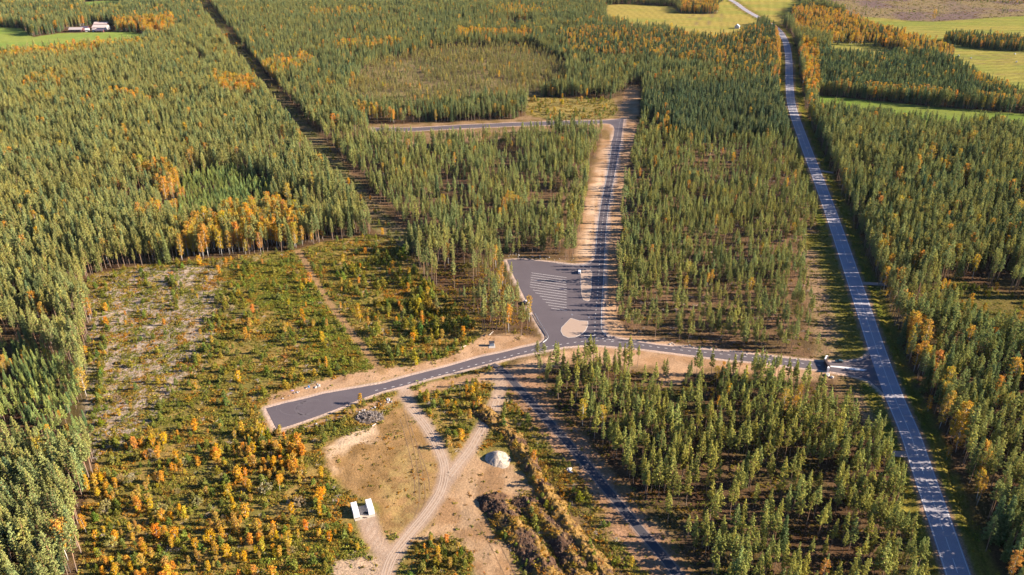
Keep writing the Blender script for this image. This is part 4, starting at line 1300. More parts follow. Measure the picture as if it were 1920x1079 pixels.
DPATH = ldist(cx, cyv, PATHL, 60)
DMAIN = ldist(cx, cyv, MAIN, 60)
DCLEAR = -sdist(cx, cyv, CLEAR_LEFT, 60)
def tree_words(kind, i, bigness, t):
    z_ = STANDS[zone[i]]
    br = float(np.mean(t[:2]))
    shade_ = "yellowish" if t[0] > t[1] * 1.06 else "pale green" if br > 1.10 else "dark green" if br < 0.90 else "green"
    size_ = "tall" if bigness > 1.08 else "short" if bigness < 0.92 else "middling"
    where = z_[7]
    if z_[0] == "southeast":
        if DPATH[i] < 18:
            where = "at the stand edge along the narrow dark path"
        elif DMAIN[i] < 30:
            where = "in the near stand by the main road"
        else:
            pyy = to_px(cx[i], cyv[i], 0)[1]
            pxx = to_px(cx[i], cyv[i], 0)[0]
            where = "in the near stand, " + ("front rows" if pyy > 1010 else "middle rows" if pyy > 860 else "back rows") + (" toward the path" if pxx < 1250 + (pyy - 800) * 0.4 else " toward the main road")
    elif z_[0] == "southright":
        pyy = to_px(cx[i], cyv[i], 0)[1]
        where = "in the right-hand forest, " + ("by the road" if DMAIN[i] < 26 else "off the road") + (", bottom part" if pyy > 980 else ", middle part" if pyy > 800 else ", top part")
    elif z_[0] == "east":
        pxx, pyy, _ = to_px(cx[i], cyv[i], 0)
        where = "right of the main road, " + ("edging its verge" if DMAIN[i] < 26 else "above the brushy gap" if pyy > 470 else "halfway up" if pyy > 360 else "below the green strip") + (", far right" if pxx > 1780 else "")
    elif z_[0] == "left":
        pxx, pyy, _ = to_px(cx[i], cyv[i], 0)
        where = "in the left forest, " + ("edging the brushy clearing" if DCLEAR[i] < 16 else "bottom corner" if pyy > 860 else "low on the left edge" if pyy > 560 and pxx < 80 else "beside the grey strips" if pyy > 480 and pxx < 330
                                          else "left of the birch edge" if pyy > 420 and pxx < 330 else "in the birch edge, left half" if pyy > 420 and pxx < 450 else "in the birch edge, right half" if pyy > 420 and pxx < 585 else "by the cleared lane's mouth" if pyy > 420 else "in the orange hollow" if pyy > 320 and 240 < pxx < 370 else "toward the cleared lane" if pxx > 300 else "halfway to the farm" if pyy > 220 else "near the farm fields")
    return size_, shade_, where

def plant(kind, sel, name, cat, protos_, base_h, group, massname, masslabel, limit, noun):
    ids = np.nonzero(sel)[0]
    app = apparent(cx[ids], cyv[ids], gzv[ids], hgt[ids])
    order = np.argsort(-app)
    chosen = [q for q in order[:limit] if app[q] > 0]
    done = np.zeros(len(ids), bool)
    for q in chosen:
        i = ids[q]
        done[q] = True
        s = hgt[i] / base_h[i]
        cr, tk = protos_[i]
        wide = s * float(rng.uniform(0.82, 1.2))
        o = put_tree(name, cr, tk, cx[i], cyv[i], gzv[i], wide, s, rot[i], tnt[i])
        mean_h = STANDS[zone[i]][3] * (0.88 if spc[i] == 3 else 1)
        size_, shade_, where = tree_words(kind, i, hgt[i] / mean_h, tnt[i])
        if noun == "birch":
            shade_ = "brownish" if tnt[i][2] > 1.6 else "yellow" if tnt[i][1] > 1.1 else "orange"
        tag(o, f"{size_} {shade_} {noun} {where}", cat, group)
    return ids[~done]

PM = [[proto(m_) for m_ in v_] for v_ in PINE_M]
PY = [[proto(m_) for m_ in v_] for v_ in PINE_Y]
PS = [[proto(m_) for m_ in v_] for v_ in SPRUCE]
PB = [[proto(m_) for m_ in v_] for v_ in BIRCH]

bh = np.array([BASEH[int(q)] for q in spc])
shapes_of = [VAR[int(a_)][int(b_)] for a_, b_ in zip(spc, var)]
pine_rest = plant("pine", spc <= 1, "pine_tree", "pine tree", shapes_of, bh, "pines of the forest", None, None, 300, "pine")
spruce_rest = plant("spruce", spc == 2, "spruce_tree", "spruce tree", shapes_of, bh, "spruces of the forest", None, None, 240, "spruce")
birch_rest = plant("birch", spc == 3, "birch_tree", "birch tree", shapes_of, bh, "autumn birches of the forest", None, None, 290, "birch")

def mass(name, ids, idx_, protos_, label):
    s = hgt[ids] / bh[ids]
    w = s * rng.uniform(0.82, 1.2, len(ids))
    gn_mass(name, np.stack([cx[ids], cyv[ids], gzv[ids] - 0.06], 1), rot[ids], np.stack([w, w, s], 1), idx_, tnt[ids], protos_, label)
mass("pine_forest", pine_rest, var[pine_rest] + len(PINE_M) * (spc[pine_rest] == 1), PM + PY, "the many pines of the forest beyond the nearest ones")
mass("spruce_forest", spruce_rest, var[spruce_rest], PS, "the many dark spruces scattered through the far forest")
mass("birch_forest", birch_rest, var[birch_rest], PB, "the many yellowed birches scattered through the far forest")

# saplings
def plant_small(q, name, cat, noun, shapes, limit, hrange, base, group, massname, masslabel, whole):
    X_, Y_ = sapl[q]
    n_ = len(X_)
    Z_ = ground_z(X_, Y_)
    hh = np.clip(rng.gamma(6, 1 / 6, n_) * (hrange[0] + hrange[1]) / 2, hrange[0] * 0.6, hrange[1] * 1.25)
    iv = rng.integers(0, len(shapes), n_)
    rz = rng.uniform(0, 6.28, n_)
    bri_ = rng.normal(1.0, 0.16, (n_, 1))
    if q == 0:
        ti = np.stack([1 + rng.normal(0.05, 0.15, n_), np.ones(n_), 1 + rng.normal(0, 0.2, n_)], 1) * bri_
        yel = rng.random(n_) < 0.25
        ti[yel] *= (1.5, 1.15, 0.8)
    elif q == 1:
        ti = np.stack([rng.normal(0.98, 0.1, n_), np.clip(rng.normal(1.04, 0.17, n_), 0.82, 1.5), rng.normal(1.0, 0.3, n_)], 1)
        dull_ = (rng.random(n_) < 0.30)[:, None] * 0.6
        ti = ti * (1 - dull_) + np.array((0.62, 0.85, 2.4)) * dull_
    else:
        ti = np.stack([np.ones(n_), rng.normal(0.98, 0.08, n_), rng.normal(1.0, 0.2, n_)], 1) * bri_
    if q == 0:
        hh = hh * np.where(inside(X_, Y_, THICKET), rng.uniform(0.8, 1.7, n_), 1.0)
    ti = np.clip(ti, 0.4, 2.6)
    app = apparent(X_, Y_, Z_, hh)
    order = np.argsort(-app)
    done = np.zeros(n_, bool)
    for i in order[:limit]:
        if app[i] <= 0:
            continue
        done[i] = True
        s = hh[i] / base[iv[i]]
        px_, py_, _ = to_px(X_[i], Y_[i], 0)
        pt = (np.array([X_[i]]), np.array([Y_[i]]))
        if inside(*pt, PLOT2)[0]:
            where = "in the plot beside the lower dirt track"
        elif inside(*pt, PLOT)[0]:
            where = "in the plot between the two dirt tracks"
        elif inside(*pt, THICKET)[0]:
            where = "in the thicket above the road, " + ("track side" if ldist(*pt, TRACK4, 60)[0] < 14 else "pine side" if px_ > 820 else "upper part" if py_ < 540 else "middle part" if py_ < 610 else "lower part")
        elif inside(*pt, ORANGE_CORE)[0]:
            where = "in the orange thicket left of the containers"
        elif Y_[i] < P(0, 960)[1]:
            where = "low in the clearing" + (" by the tall pines" if px_ < 300 else " toward the dirt yard" if px_ > 480 else "")
        elif inside(*pt, GREYSLASH)[0]:
            where = "on the grey cut strips of the clearing"
        elif px_ > 1500:
            where = "in the brushy gap right of the main road"
        elif px_ > 870:
            where = "on the bank beside the narrow path"
        else:
            where = "in the clearing " + ("below" if py_ > 770 else "left of") + " the turning pad"
        if q == 1:
            shade_ = "brownish" if ti[i][2] > 1.4 else "yellow" if ti[i][1] > 1.1 else "orange"
        elif q == 0:
            shade_ = "yellowish" if ti[i][0] > 1.3 else "dark green" if ti[i][1] < 0.9 else "green"
        else:
            shade_ = "pale" if ti[i][0] > 1.05 else "grey green"
        size_ = "big" if hh[i] > 1.25 * (hrange[0] + hrange[1]) / 2 else "small"
        lab = f"{size_} {shade_} {noun} {where}"
        if whole:
            o = link(name, shapes[iv[i]], None, None, (X_[i], Y_[i], Z_[i] - 0.04))
            o.rotation_euler.z, o.scale = rz[i], (s, s, s)
            o["tint"] = [float(v) for v in ti[i]]
        else:
            cr, tk = shapes[iv[i]]
            o = put_tree(name, cr, tk, X_[i], Y_[i], Z_[i], s, s, rz[i], ti[i])
        tag(o, lab, cat, group)
    r_ = ~done
    if r_.sum():
        s = hh[r_] / np.array(base)[iv[r_]]
        gn_mass(massname, np.stack([X_[r_], Y_[r_], Z_[r_] - 0.04], 1), rz[r_], np.stack([s, s, s], 1), iv[r_], ti[r_], [[proto(m_)] if whole else [proto(v_) for v_ in m_] for m_ in shapes], masslabel)
plant_small(0, "young_pine", "young pine", "young pine", YPINE, 300, (2.0, 4.2), (3.6, 2.8, 4.4), "young pines of the open ground", "pine_saplings", "the many small young pines spread over the open ground", True)
plant_small(1, "young_birch", "young birch", "young birch", BIRCH_Y, 300, (3.0, 6.2), (6.0, 6.0, 6.0), "young birches of the open ground", "birch_saplings", "the many small young birches spread over the open ground", False)
plant_small(2, "willow_bush", "bush", "round willow bush", WILLOW, 300, (3.2, 5.6), (5.0, 5.0, 5.0), "willow bushes of the clearing", "willow_scrub", "small willow scrub spread over the clearing", False)

# low heath, grass and lingonberry
def undergrowth(poly, spacing, prob, size, tint, tvar=0.25, bare=0.04, seed=0):
    X_, Y_ = scatter(poly, spacing)
    k_ = free_spots(X_, Y_, bare)
    m_ = 0.25 + 0.95 * sstep(0.36, 0.62, fbm(X_, Y_, 7, 451 + seed))
    k_ &= rng.random(X_.size) < prob * m_
    X_, Y_ = X_[k_], Y_[k_]
    n_ = len(X_)
    t_ = np.array(tint)[None, :] * rng.normal(1, tvar * 0.6, (n_, 1)) * (1 + rng.normal(0, 0.12, (n_, 3)))
    g_ = sstep(0.42, 0.66, fbm(X_, Y_, 10, 471 + seed))[:, None]
    t_ = t_ * (1 - g_ * 0.6) + np.array((0.62, 0.95, 0.75)) * g_ * 0.6 * rng.normal(1, 0.15, (n_, 1))
    r_ = (sstep(0.52, 0.7, fbm(X_, Y_, 8, 491 + seed)) * (rng.random(n_) < 0.6))[:, None] * (0.8 if seed in (0, 31) else 0.3)
    t_ = t_ * (1 - r_) + np.array((1.55, 0.85, 0.45)) * r_
    s_ = rng.gamma(8, 1 / 8, n_) * size
    return X_, Y_, np.stack([s_, s_, s_ * rng.uniform(0.6, 1.1, n_)], 1), np.clip(t_, 0.3, 2.2)
parts_ = [undergrowth(CLEAR_LEFT, 1.15, 0.80, 1.15, (0.95, 0.92, 0.75), 0.45), undergrowth(PP([(430, 500), (560, 478), (620, 560), (712, 690), (600, 705), (560, 610), (480, 570)]), 0.95, 0.95, 1.05, (0.85, 1.12, 0.7), 0.35, seed=30),
          undergrowth(PP([(380, 1100), (540, 1010), (640, 975), (695, 1050), (690, 1110)]), 1.0, 0.95, 1.0, (0.9, 1.05, 0.7), 0.35, seed=31), undergrowth(CLEAR_E, 2.0, 0.5, 1.2, (0.75, 0.9, 0.7), seed=1), undergrowth(SHRUBBY_N, 2.5, 0.5, 1.4, (1.0, 0.85, 0.7), seed=2),
          undergrowth(CORR_POLY, 2.4, 0.35, 1.2, (0.7, 0.75, 0.6), seed=3), undergrowth(VERGE_W, 1.6, 0.55, 0.8, (0.7, 0.85, 0.5), seed=4),
          undergrowth(PP([(800, 500), (945, 484), (985, 565), (1004, 615), (990, 632), (860, 610)]), 1.6, 0.6, 1.1, (1.15, 0.9, 0.6), seed=5),
          undergrowth(CLEARCUT, 6.0, 0.6, 1.8, (0.8, 0.75, 1.2), seed=6),
          undergrowth(PP(STANDS[9][1]), 2.2, 0.55, 1.2, (0.75, 0.7, 0.5), seed=7), undergrowth(PP(STANDS[5][1]), 3.0, 0.42, 1.2, (0.7, 0.62, 0.5), seed=8),
          undergrowth(PP([(1570, 700), (1660, 745), (1745, 950), (1705, 940), (1680, 860), (1628, 800), (1585, 760)]), 1.5, 0.55, 0.8, (0.6, 0.8, 0.4), seed=9)]
rg = [p for p in offset_line(MAIN, 6.5) if p[1] < 1100]
rg2 = [p for p in offset_line(MAIN, 15.5) if p[1] < 1100]
for _k, _p in enumerate((WORK, BROWNPATCH, YARD, SANDBANK, SANDSOUTH, PATHBANK, SPOILAREA)):
    parts_.append(undergrowth(_p, 1.3, 0.5 if _k < 6 else 0.8, 0.55 if _k < 6 else 0.9, (1.25, 0.9, 0.7) if _k < 6 else (0.9, 0.8, 0.6), 0.4, bare=0.22 if _k < 6 else 1.0, seed=20 + _k))
parts_.append(undergrowth(rg + rg2[::-1], 1.8, 0.5, 0.75, (0.75, 0.95, 0.4), seed=10))
ux, uy = np.concatenate([q[0] for q in parts_]), np.concatenate([q[1] for q in parts_])
us, ut = np.concatenate([q[2] for q in parts_]), np.concatenate([q[3] for q in parts_])
gn_mass("undergrowth", np.stack([ux, uy, ground_z(ux, uy) - 0.03], 1), rng.uniform(0, 6.28, len(ux)), us, rng.integers(0, 4, len(ux)), ut, [[proto(m_)] for m_ in TUFT],
        "low heath, grass and berry shrubs covering the open ground")
print("UNDERGROWTH", len(ux))

STICKS = []
for k in range(3):
    mb = MB()
    for q in range(9):
        az, ln = random.uniform(0, 6.28), random.uniform(0.5, 1.5)
        c_ = (random.gauss(0, 0.7), random.gauss(0, 0.7), random.uniform(0.05, 0.2))
        mb.tube([(c_[0] - math.cos(az) * ln, c_[1] - math.sin(az) * ln, c_[2]), (c_[0] + math.cos(az) * ln, c_[1] + math.sin(az) * ln, c_[2] + random.uniform(0, 0.25))], [0.06, 0.03], 3)
    STICKS.append(mb.mesh("branch_litter", plain("dry branches", (0.42, 0.36, 0.32), (0.26, 0.21, 0.18), 1.0, 0.9)))
lp = []
for _p, sp2, pr in ((GREYSLASH, 2.1, 0.55), (CLEARCUT, 9.0, 0.6), (CENFLOOR, 5.0, 0.25), (CLEAR_LEFT, 4.5, 0.18)):
    X_, Y_ = scatter(_p, sp2)
    k_ = free_spots(X_, Y_) & (rng.random(X_.size) < pr)
    lp.append(np.stack([X_[k_], Y_[k_]], 1))
lp = np.concatenate(lp)
ls = rng.uniform(0.7, 1.3, len(lp))
gn_mass("branch_litter", np.stack([lp[:, 0], lp[:, 1], ground_z(lp[:, 0], lp[:, 1])], 1), rng.uniform(0, 6.28, len(lp)), np.stack([ls] * 3, 1), rng.integers(0, 3, len(lp)), np.ones((len(lp), 3)),
        [[proto(m_)] for m_ in STICKS], "grey dry branches left by logging on the cut strips")

# ------------------------------------------------------------------ spoil banks, gravel pile, stump heap
def heightfield(name, cxy, ext, fn, cfn, step=0.55, m=None, parent=None):
    """a heap of loose ground: height fn(x, y) over the ground, colour cfn(x, y, z)"""
    xs = np.arange(cxy[0] - ext[0], cxy[0] + ext[0] + step, step)
    ys_ = np.arange(cxy[1] - ext[1], cxy[1] + ext[1] + step, step)
    X_, Y_ = np.meshgrid(xs, ys_)
    Z_ = fn(X_, Y_)
    n_r, n_c = X_.shape
    ii = np.arange(n_r * n_c).reshape(n_r, n_c)
    q = np.stack([ii[:-1, :-1], ii[:-1, 1:], ii[1:, 1:], ii[1:, :-1]], -1).reshape(-1, 4)
    keep = (Z_.ravel()[q] > -0.20).any(1)
    q = q[keep]
    used = np.unique(q)
    remap = -np.ones(n_r * n_c, int)
    remap[used] = np.arange(len(used))
    v = np.stack([X_.ravel(), Y_.ravel(), Z_.ravel()], 1)[used]
    me_ = bpy.data.meshes.new(name)
    me_.from_pydata((v - np.array([cxy[0], cxy[1], 0])).tolist(), [], remap[q].tolist())
    me_.update()
    at_ = me_.attributes.new("soil", 'FLOAT_COLOR', 'POINT')
    c_ = cfn(v[:, 0], v[:, 1], v[:, 2])
    at_.data.foreach_set("color", np.concatenate([c_, np.ones((len(v), 1))], 1).astype(np.float32).ravel())
    o = link(name, me_, m or M['ground'], parent, (cxy[0], cxy[1], 0))
    return o

mound_tufts = []
def spoil(line, hw, h, lab, dark, seed, xt):
    a_ = np.array(line)
    c_ = (float(a_[:, 0].mean()), float(a_[:, 1].mean()))
    ext = (float(np.ptp(a_[:, 0])) / 2 + hw + 3, float(np.ptp(a_[:, 1])) / 2 + hw + 3)
    def fn(X_, Y_):
        dd_ = ldist(X_, Y_, line, 40) + (fbm(X_, Y_, 5, seed) - 0.5) * hw * 0.9
        t_ = np.clip(1 - dd_ / hw, -0.4, 1)
        z_ = h * (np.where(t_ > 0, t_ ** 0.75, t_)) * (0.55 + 0.9 * fbm(X_, Y_, 7, seed + 1))
        return z_ + np.where(t_ > 0, 1, 0) * (fbm(X_, Y_, 1.5, seed + 2, 2) - 0.5) * 1.5 * np.clip(t_ * 3, 0, 1) - 0.12
    def cfn(X_, Y_, z_):
        g_ = sstep(dark - 0.10, dark + 0.10, fbm(X_, Y_, 6, seed + 3) * 0.7 + fbm(X_, Y_, 1.7, seed + 4) * 0.3)[:, None]
        return np.array((0.078, 0.047, 0.033)) * (1 - g_) + np.array((0.20, 0.125, 0.045)) * g_
    o = heightfield("spoil_bank", c_, ext, fn, cfn, 0.5)
    tag(o, lab, "earth bank")
    X_, Y_ = rng.uniform(c_[0] - ext[0], c_[0] + ext[0], 2600), rng.uniform(c_[1] - ext[1], c_[1] + ext[1], 2600)
    z_ = fn(X_, Y_)
    g_ = fbm(X_, Y_, 6, seed + 3) * 0.7 + fbm(X_, Y_, 1.7, seed + 4) * 0.3
    k_ = (z_ > 0.1) & (g_ > dark)
    mound_tufts.append(np.stack([X_[k_], Y_[k_], z_[k_] - 0.05], 1))
    # clods of peat and roots lying on the bank
    k2 = (z_ > 0.2) & (g_ < dark + 0.03)
    mb = MB()
    for x_, y_, zz in list(zip(X_[k2], Y_[k2], z_[k2]))[:420]:
        s_ = random.uniform(0.18, 0.5)
        pts = [Vector((random.gauss(0, 1), random.gauss(0, 1), random.gauss(0, 1))).normalized() * s_ * random.uniform(0.7, 1.3) for _ in range(6)]
        ctr = Vector((x_ - c_[0], y_ - c_[1], zz))
        mb.add([ctr + Vector((s_, 0, 0)), ctr + Vector((-s_, 0.1, 0)), ctr + Vector((0, s_, 0.1)), ctr + Vector((0.1, -s_, 0)), ctr + Vector((0, 0.1, s_)) + pts[0] * 0.4, ctr + Vector((0, 0, -s_))],
               [(0, 2, 4), (2, 1, 4), (1, 3, 4), (3, 0, 4), (2, 0, 5), (1, 2, 5), (3, 1, 5), (0, 3, 5)])
    cl_ = mb.build("clods", M['peat'], o)
    cl_["kind"] = "stuff"
    return o
M['peat'] = plain("peat clods", (0.11, 0.07, 0.052), (0.04, 0.025, 0.02), 0.7, 0.95)
spoil(MOUND_A, 5.0, 2.6, "long ridge of dug-up earth between the gravel pile and the narrow path", 0.44, 801, 0)
spoil(MOUND_B, 6.5, 3.0, "dark peat heap with dry grass at the bottom, beside the tan dirt strip", 0.52, 811, 0)
spoil(MOUND_C, 5.5, 2.6, "grassy peat heap between the dark heap and the long earth ridge", 0.51, 821, 0)
mt = np.concatenate(mound_tufts)
mt = mt[(mt[:, 1] > 215)]
ss = rng.gamma(8, 1 / 8, len(mt)) * 0.9
tt = np.clip(np.array((1.25, 0.95, 0.7)) * rng.normal(1, 0.2, (len(mt), 1)) * (1 + rng.normal(0, 0.1, (len(mt), 3))), 0.4, 2)
gn_mass("dry_grass", mt, rng.uniform(0, 6.28, len(mt)), np.stack([ss, ss, ss * 0.8], 1), rng.integers(0, 4, len(mt)), tt, [[proto(m_)] for m_ in TUFT], "dry yellow grass tufts growing on the earth banks")

def pile_fn(X_, Y_):
    x_, y_ = (X_ - PILE[0]) / 1.06, (Y_ - PILE[1]) / 1.06
    n_ = (fbm(X_, Y_, 3, 901) - 0.5) * 1.1
    a_ = 4.3 - np.sqrt(((x_ - 0.2) * 0.86) ** 2 + ((y_ - 0.6) * 0.80) ** 2 + 1.6) + 0.4
    b_ = 3.5 - np.sqrt(((x_ - 2.2) * 0.9) ** 2 + ((y_ - 0.4) * 0.85) ** 2 + 0.8)
    c_ = 1.9 - np.hypot((x_ - 2.0) * 0.8, y_ + 2.6) * 0.62
    z_ = np.maximum(np.maximum(a_, b_), c_) + n_ * 0.55 + (fbm(X_, Y_, 1.1, 903) - 0.5) * 0.3
    return np.where(z_ > 0, z_, z_ * 0.6) - 0.05
pile = heightfield("gravel_pile", PILE, (9, 9), pile_fn, lambda X_, Y_, z_: np.array((0.35, 0.295, 0.25))[None, :] * (0.9 + 0.3 * fbm(X_, Y_, 2.5, 905))[:, None], 0.35)
tag(pile, "pale heap of gravel at the end of the dirt track", "gravel pile")

heap = empty("stump_heap", (STUMPS[0], STUMPS[1], 0))
tag(heap, "grey heap of pulled-up stumps and roots below the turning pad", "stump heap")
hb = heightfield("soil", STUMPS, (10, 9), lambda X_, Y_: 1.7 * (1 - (np.hypot((X_ - STUMPS[0]) / 8.0, (Y_ - STUMPS[1]) / 6.0) + (fbm(X_, Y_, 3, 911) - 0.5) * 0.7)) - 0.05,
                 lambda X_, Y_, z_: np.array((0.10, 0.078, 0.065))[None, :] * (0.7 + 0.7 * fbm(X_, Y_, 1.2, 913))[:, None], 0.5)
hb.parent = heap
hb.location = (0, 0, 0)
M['stump'] = plain("weathered wood", (0.30, 0.255, 0.235), (0.12, 0.095, 0.085), 1.5, 0.9)
stump_shapes = []
for k in range(4):
    mb = MB()
    mb.tube([(0, 0, -0.1), (0.05, 0, 0.5), (0.1, 0.05, 1.0)], [0.34, 0.25, 0.22], 7)
    for q in range(6):
        az = q * 1.05 + random.uniform(-0.3, 0.3)
        ln = random.uniform(0.7, 1.5)
        mb.tube([(0, 0, 0), (math.cos(az) * ln * 0.5, math.sin(az) * ln * 0.5, random.uniform(-0.25, 0.1)), (math.cos(az) * ln, math.sin(az) * ln, random.uniform(-0.5, 0.3))], [0.16, 0.1, 0.03], 4)
    stump_shapes.append(mb.mesh("stump", M['stump']))
for k in range(95):
    az, q = random.uniform(0, 6.28), math.sqrt(random.random())
    x_, y_ = math.cos(az) * q * 7.0, math.sin(az) * q * 5.2
    z_ = max(0.0, 1.7 * (1 - q)) + 0.15
    o = link("stump", random.choice(stump_shapes), None, heap, (x_, y_, z_))
    o.rotation_euler = (random.uniform(-1.6, 1.6), random.uniform(-1.6, 1.6), random.uniform(0, 6.28))
    s_ = random.uniform(0.6, 1.15)
    o.scale = (s_, s_, s_)

# ------------------------------------------------------------------ white containers and the wooden deck between them
ca, cb = Vector(P(664.0, 973.5)), Vector(P(657.6, 950.5))
hd = math.atan2(cb.y - ca.y, cb.x - ca.x) - math.pi / 2
CW, CL, CH = 2.44, 7.3, 2.7
def corrugated(x0, x1, z0, z1, n, dpt):
    pts = []
    for i in range(n):
        a_, w_ = x0 + (x1 - x0) * i / n, (x1 - x0) / n
        pts += [(a_, 0), (a_ + w_ * 0.3, 0), (a_ + w_ * 0.5, dpt), (a_ + w_ * 0.8, dpt)]
    pts.append((x1, 0))
    return pts
def container(loc, rz, lab):
    root = empty("container", (loc[0], loc[1], 0.12), rz)
    for sx, xx in ((-1, 0.0), (1, CW)):
        p_ = corrugated(0.15, CL - 0.15, 0.12, CH - 0.1, 18, 0.05)
        v = [(xx - sx * q[1], q[0], z) for q in p_ for z in (0.12, CH - 0.08)]
        f = [(2 * i, 2 * i + 1, 2 * i + 3, 2 * i + 2) for i in range(len(p_) - 1)]
        link("side_wall", pydata("side_wall", v, f), M['white_steel'], root)
    p_ = corrugated(0.1, CL - 0.1, 0, 0, 16, 0.03)
    link("roof", pydata("roof", [(x, q[0], CH - 0.02 + q[1]) for q in p_ for x in (0.05, CW - 0.05)], [(2 * i, 2 * i + 1, 2 * i + 3, 2 * i + 2) for i in range(len(p_) - 1)]), M['white_steel'], root)
    MB().box(0.08, CW - 0.08, CL - 0.1, CL - 0.04, 0.1, CH - 0.08).build("end_wall", M['white_steel'], root)
    MB().box(0.05, CW - 0.05, 0.05, CL - 0.05, 0.0, 0.12).build("floor_frame", M['white_steel'], root)
    for x0, x1 in ((0.12, CW / 2 - 0.01), (CW / 2 + 0.01, CW - 0.12)):
        dr = MB().box(x0, x1, 0.0, 0.06, 0.15, CH - 0.12).build("door", M['white_steel'], root)
        for q in (0.3, 0.7):
            xx = x0 + (x1 - x0) * q
            MB().tube([(xx, -0.04, 0.2), (xx, -0.04, CH - 0.18)], 0.025, 6).build("lock_rod", M['rod'], dr)
    for xx in (0.0, CW - 0.12):
        for yy in (0.0, CL - 0.12):
            MB().box(xx, xx + 0.12, yy, yy + 0.12, 0.0, CH).build("corner_post", M['white_steel'], root)
    tag(root, lab, "container", "white containers by the dirt track")
    return root
M['rod'] = plain("galvanised steel", (0.45, 0.46, 0.48), None, 2.0, 0.4, 0.6)
M['plank'] = plain("pale planks", (0.46, 0.40, 0.33), (0.36, 0.30, 0.24), 1.2, 0.85)
container(ca, hd, "white steel container on the birch thicket side of the pair")
cr_ = Vector(P(692.0, 967.5))
container(cr_, hd, "white steel container on the dirt track side of the pair")
dk = empty("wooden_deck", (ca.x, ca.y, 0), hd)
rel = Matrix.Rotation(-hd, 2) @ (cr_ - ca)
nplank = 20
for i in range(nplank):
    y0 = -1.6 + (CL + 1.0) * i / nplank
    x0, x1 = (CW + 0.06, rel.x - 0.06) if y0 > -0.45 else (0.1, rel.x + CW)
    MB().box(x0, x1, y0, y0 + (CL + 1.0) / nplank - 0.04, 0.02, 0.16 + 0.01 * (i % 2)).build("plank", M['plank'], dk)
tag(dk, "pale wooden deck laid between and in front of the white containers", "deck")
def local(x, y, z=0.18):
    q = Matrix.Rotation(hd, 2) @ Vector((x, y))
    return (ca.x + q.x, ca.y + q.y, z)
mb = MB().box(-0.9, 0.9, -0.45, 0.45, 0, 0.25).box(-0.7, 0.5, -0.3, 0.4, 0.25, 0.45)
tag(bevel(mb.build("tarpaulin_bundle", M['dark'], None, local(rel.x - 1.1, 1.6)), 0.08), "black tarpaulin bundle on the deck between the containers", "bundle")
M['rust'] = plain("rusty scrap", (0.13, 0.075, 0.05), None, 2.0, 0.9)
mb = MB().tube([(-0.9, 0, 0.1), (0.2, 0.15, 0.2), (1.1, -0.1, 0.12)], 0.12, 6).tube([(-0.6, 0.4, 0.1), (0.7, -0.3, 0.28)], 0.1, 6).box(-0.5, 0.1, -0.3, 0.2, 0, 0.22)
tag(mb.build("scrap_timber", M['rust'], None, local((CW + rel.x) / 2, -1.05, 0.18)), "dark scrap timbers dropped on the deck's front edge", "timber")

# ------------------------------------------------------------------ transformer kiosk
kx, ky = P(922.0, 648.2)
kk = empty("transformer_kiosk", (kx, ky, 0), R(4))
M['kiosk'] = plain("grey blue cladding", (0.17, 0.20, 0.24), (0.13, 0.155, 0.19), 1.0, 0.6)
M['kiosk_door'] = plain("pale blue door", (0.34, 0.40, 0.46), (0.28, 0.33, 0.39), 1.0, 0.5)
M['felt'] = plain("dark roofing", (0.045, 0.042, 0.05), None, 1.0, 0.8)
M['concrete'] = plain("pale concrete", (0.42, 0.38, 0.35), (0.34, 0.30, 0.28), 1.0, 0.9)
bevel(MB().box(-1.35, 1.35, -1.0, 1.0, 0.15, 2.35).build("body", M['kiosk'], kk), 0.04)
rf = MB()
rf.add([(-1.6, -1.25, 2.35), (1.6, -1.25, 2.35), (1.6, 1.25, 2.35), (-1.6, 1.25, 2.35), (-1.6, 0, 2.85), (1.6, 0, 2.85), (-1.6, -1.25, 2.47), (1.6, -1.25, 2.47), (1.6, 1.25, 2.47), (-1.6, 1.25, 2.47)],
       [(3, 2, 1, 0), (0, 1, 7, 6), (2, 3, 9, 8), (6, 7, 5, 4), (8, 9, 4, 5), (1, 2, 8, 5, 7), (3, 0, 6, 4, 9)])
rf.build("roof", M['felt'], kk)
for x0 in (-1.22, -0.40, 0.42):
    dr = MB().box(x0, x0 + 0.78, -1.05, -1.0, 0.25, 2.15).build("door", M['kiosk_door'], kk)
    MB().box(x0 + 0.62, x0 + 0.7, -1.10, -1.05, 1.0, 1.25).build("handle", M['dark'], dr)
MB().box(-1.8, 1.9, -3.0, 1.3, -0.1, 0.12).build("base_slab", M['concrete'], kk)
tag(kk, "grey blue transformer kiosk with dark roof on the sandy bank", "kiosk")

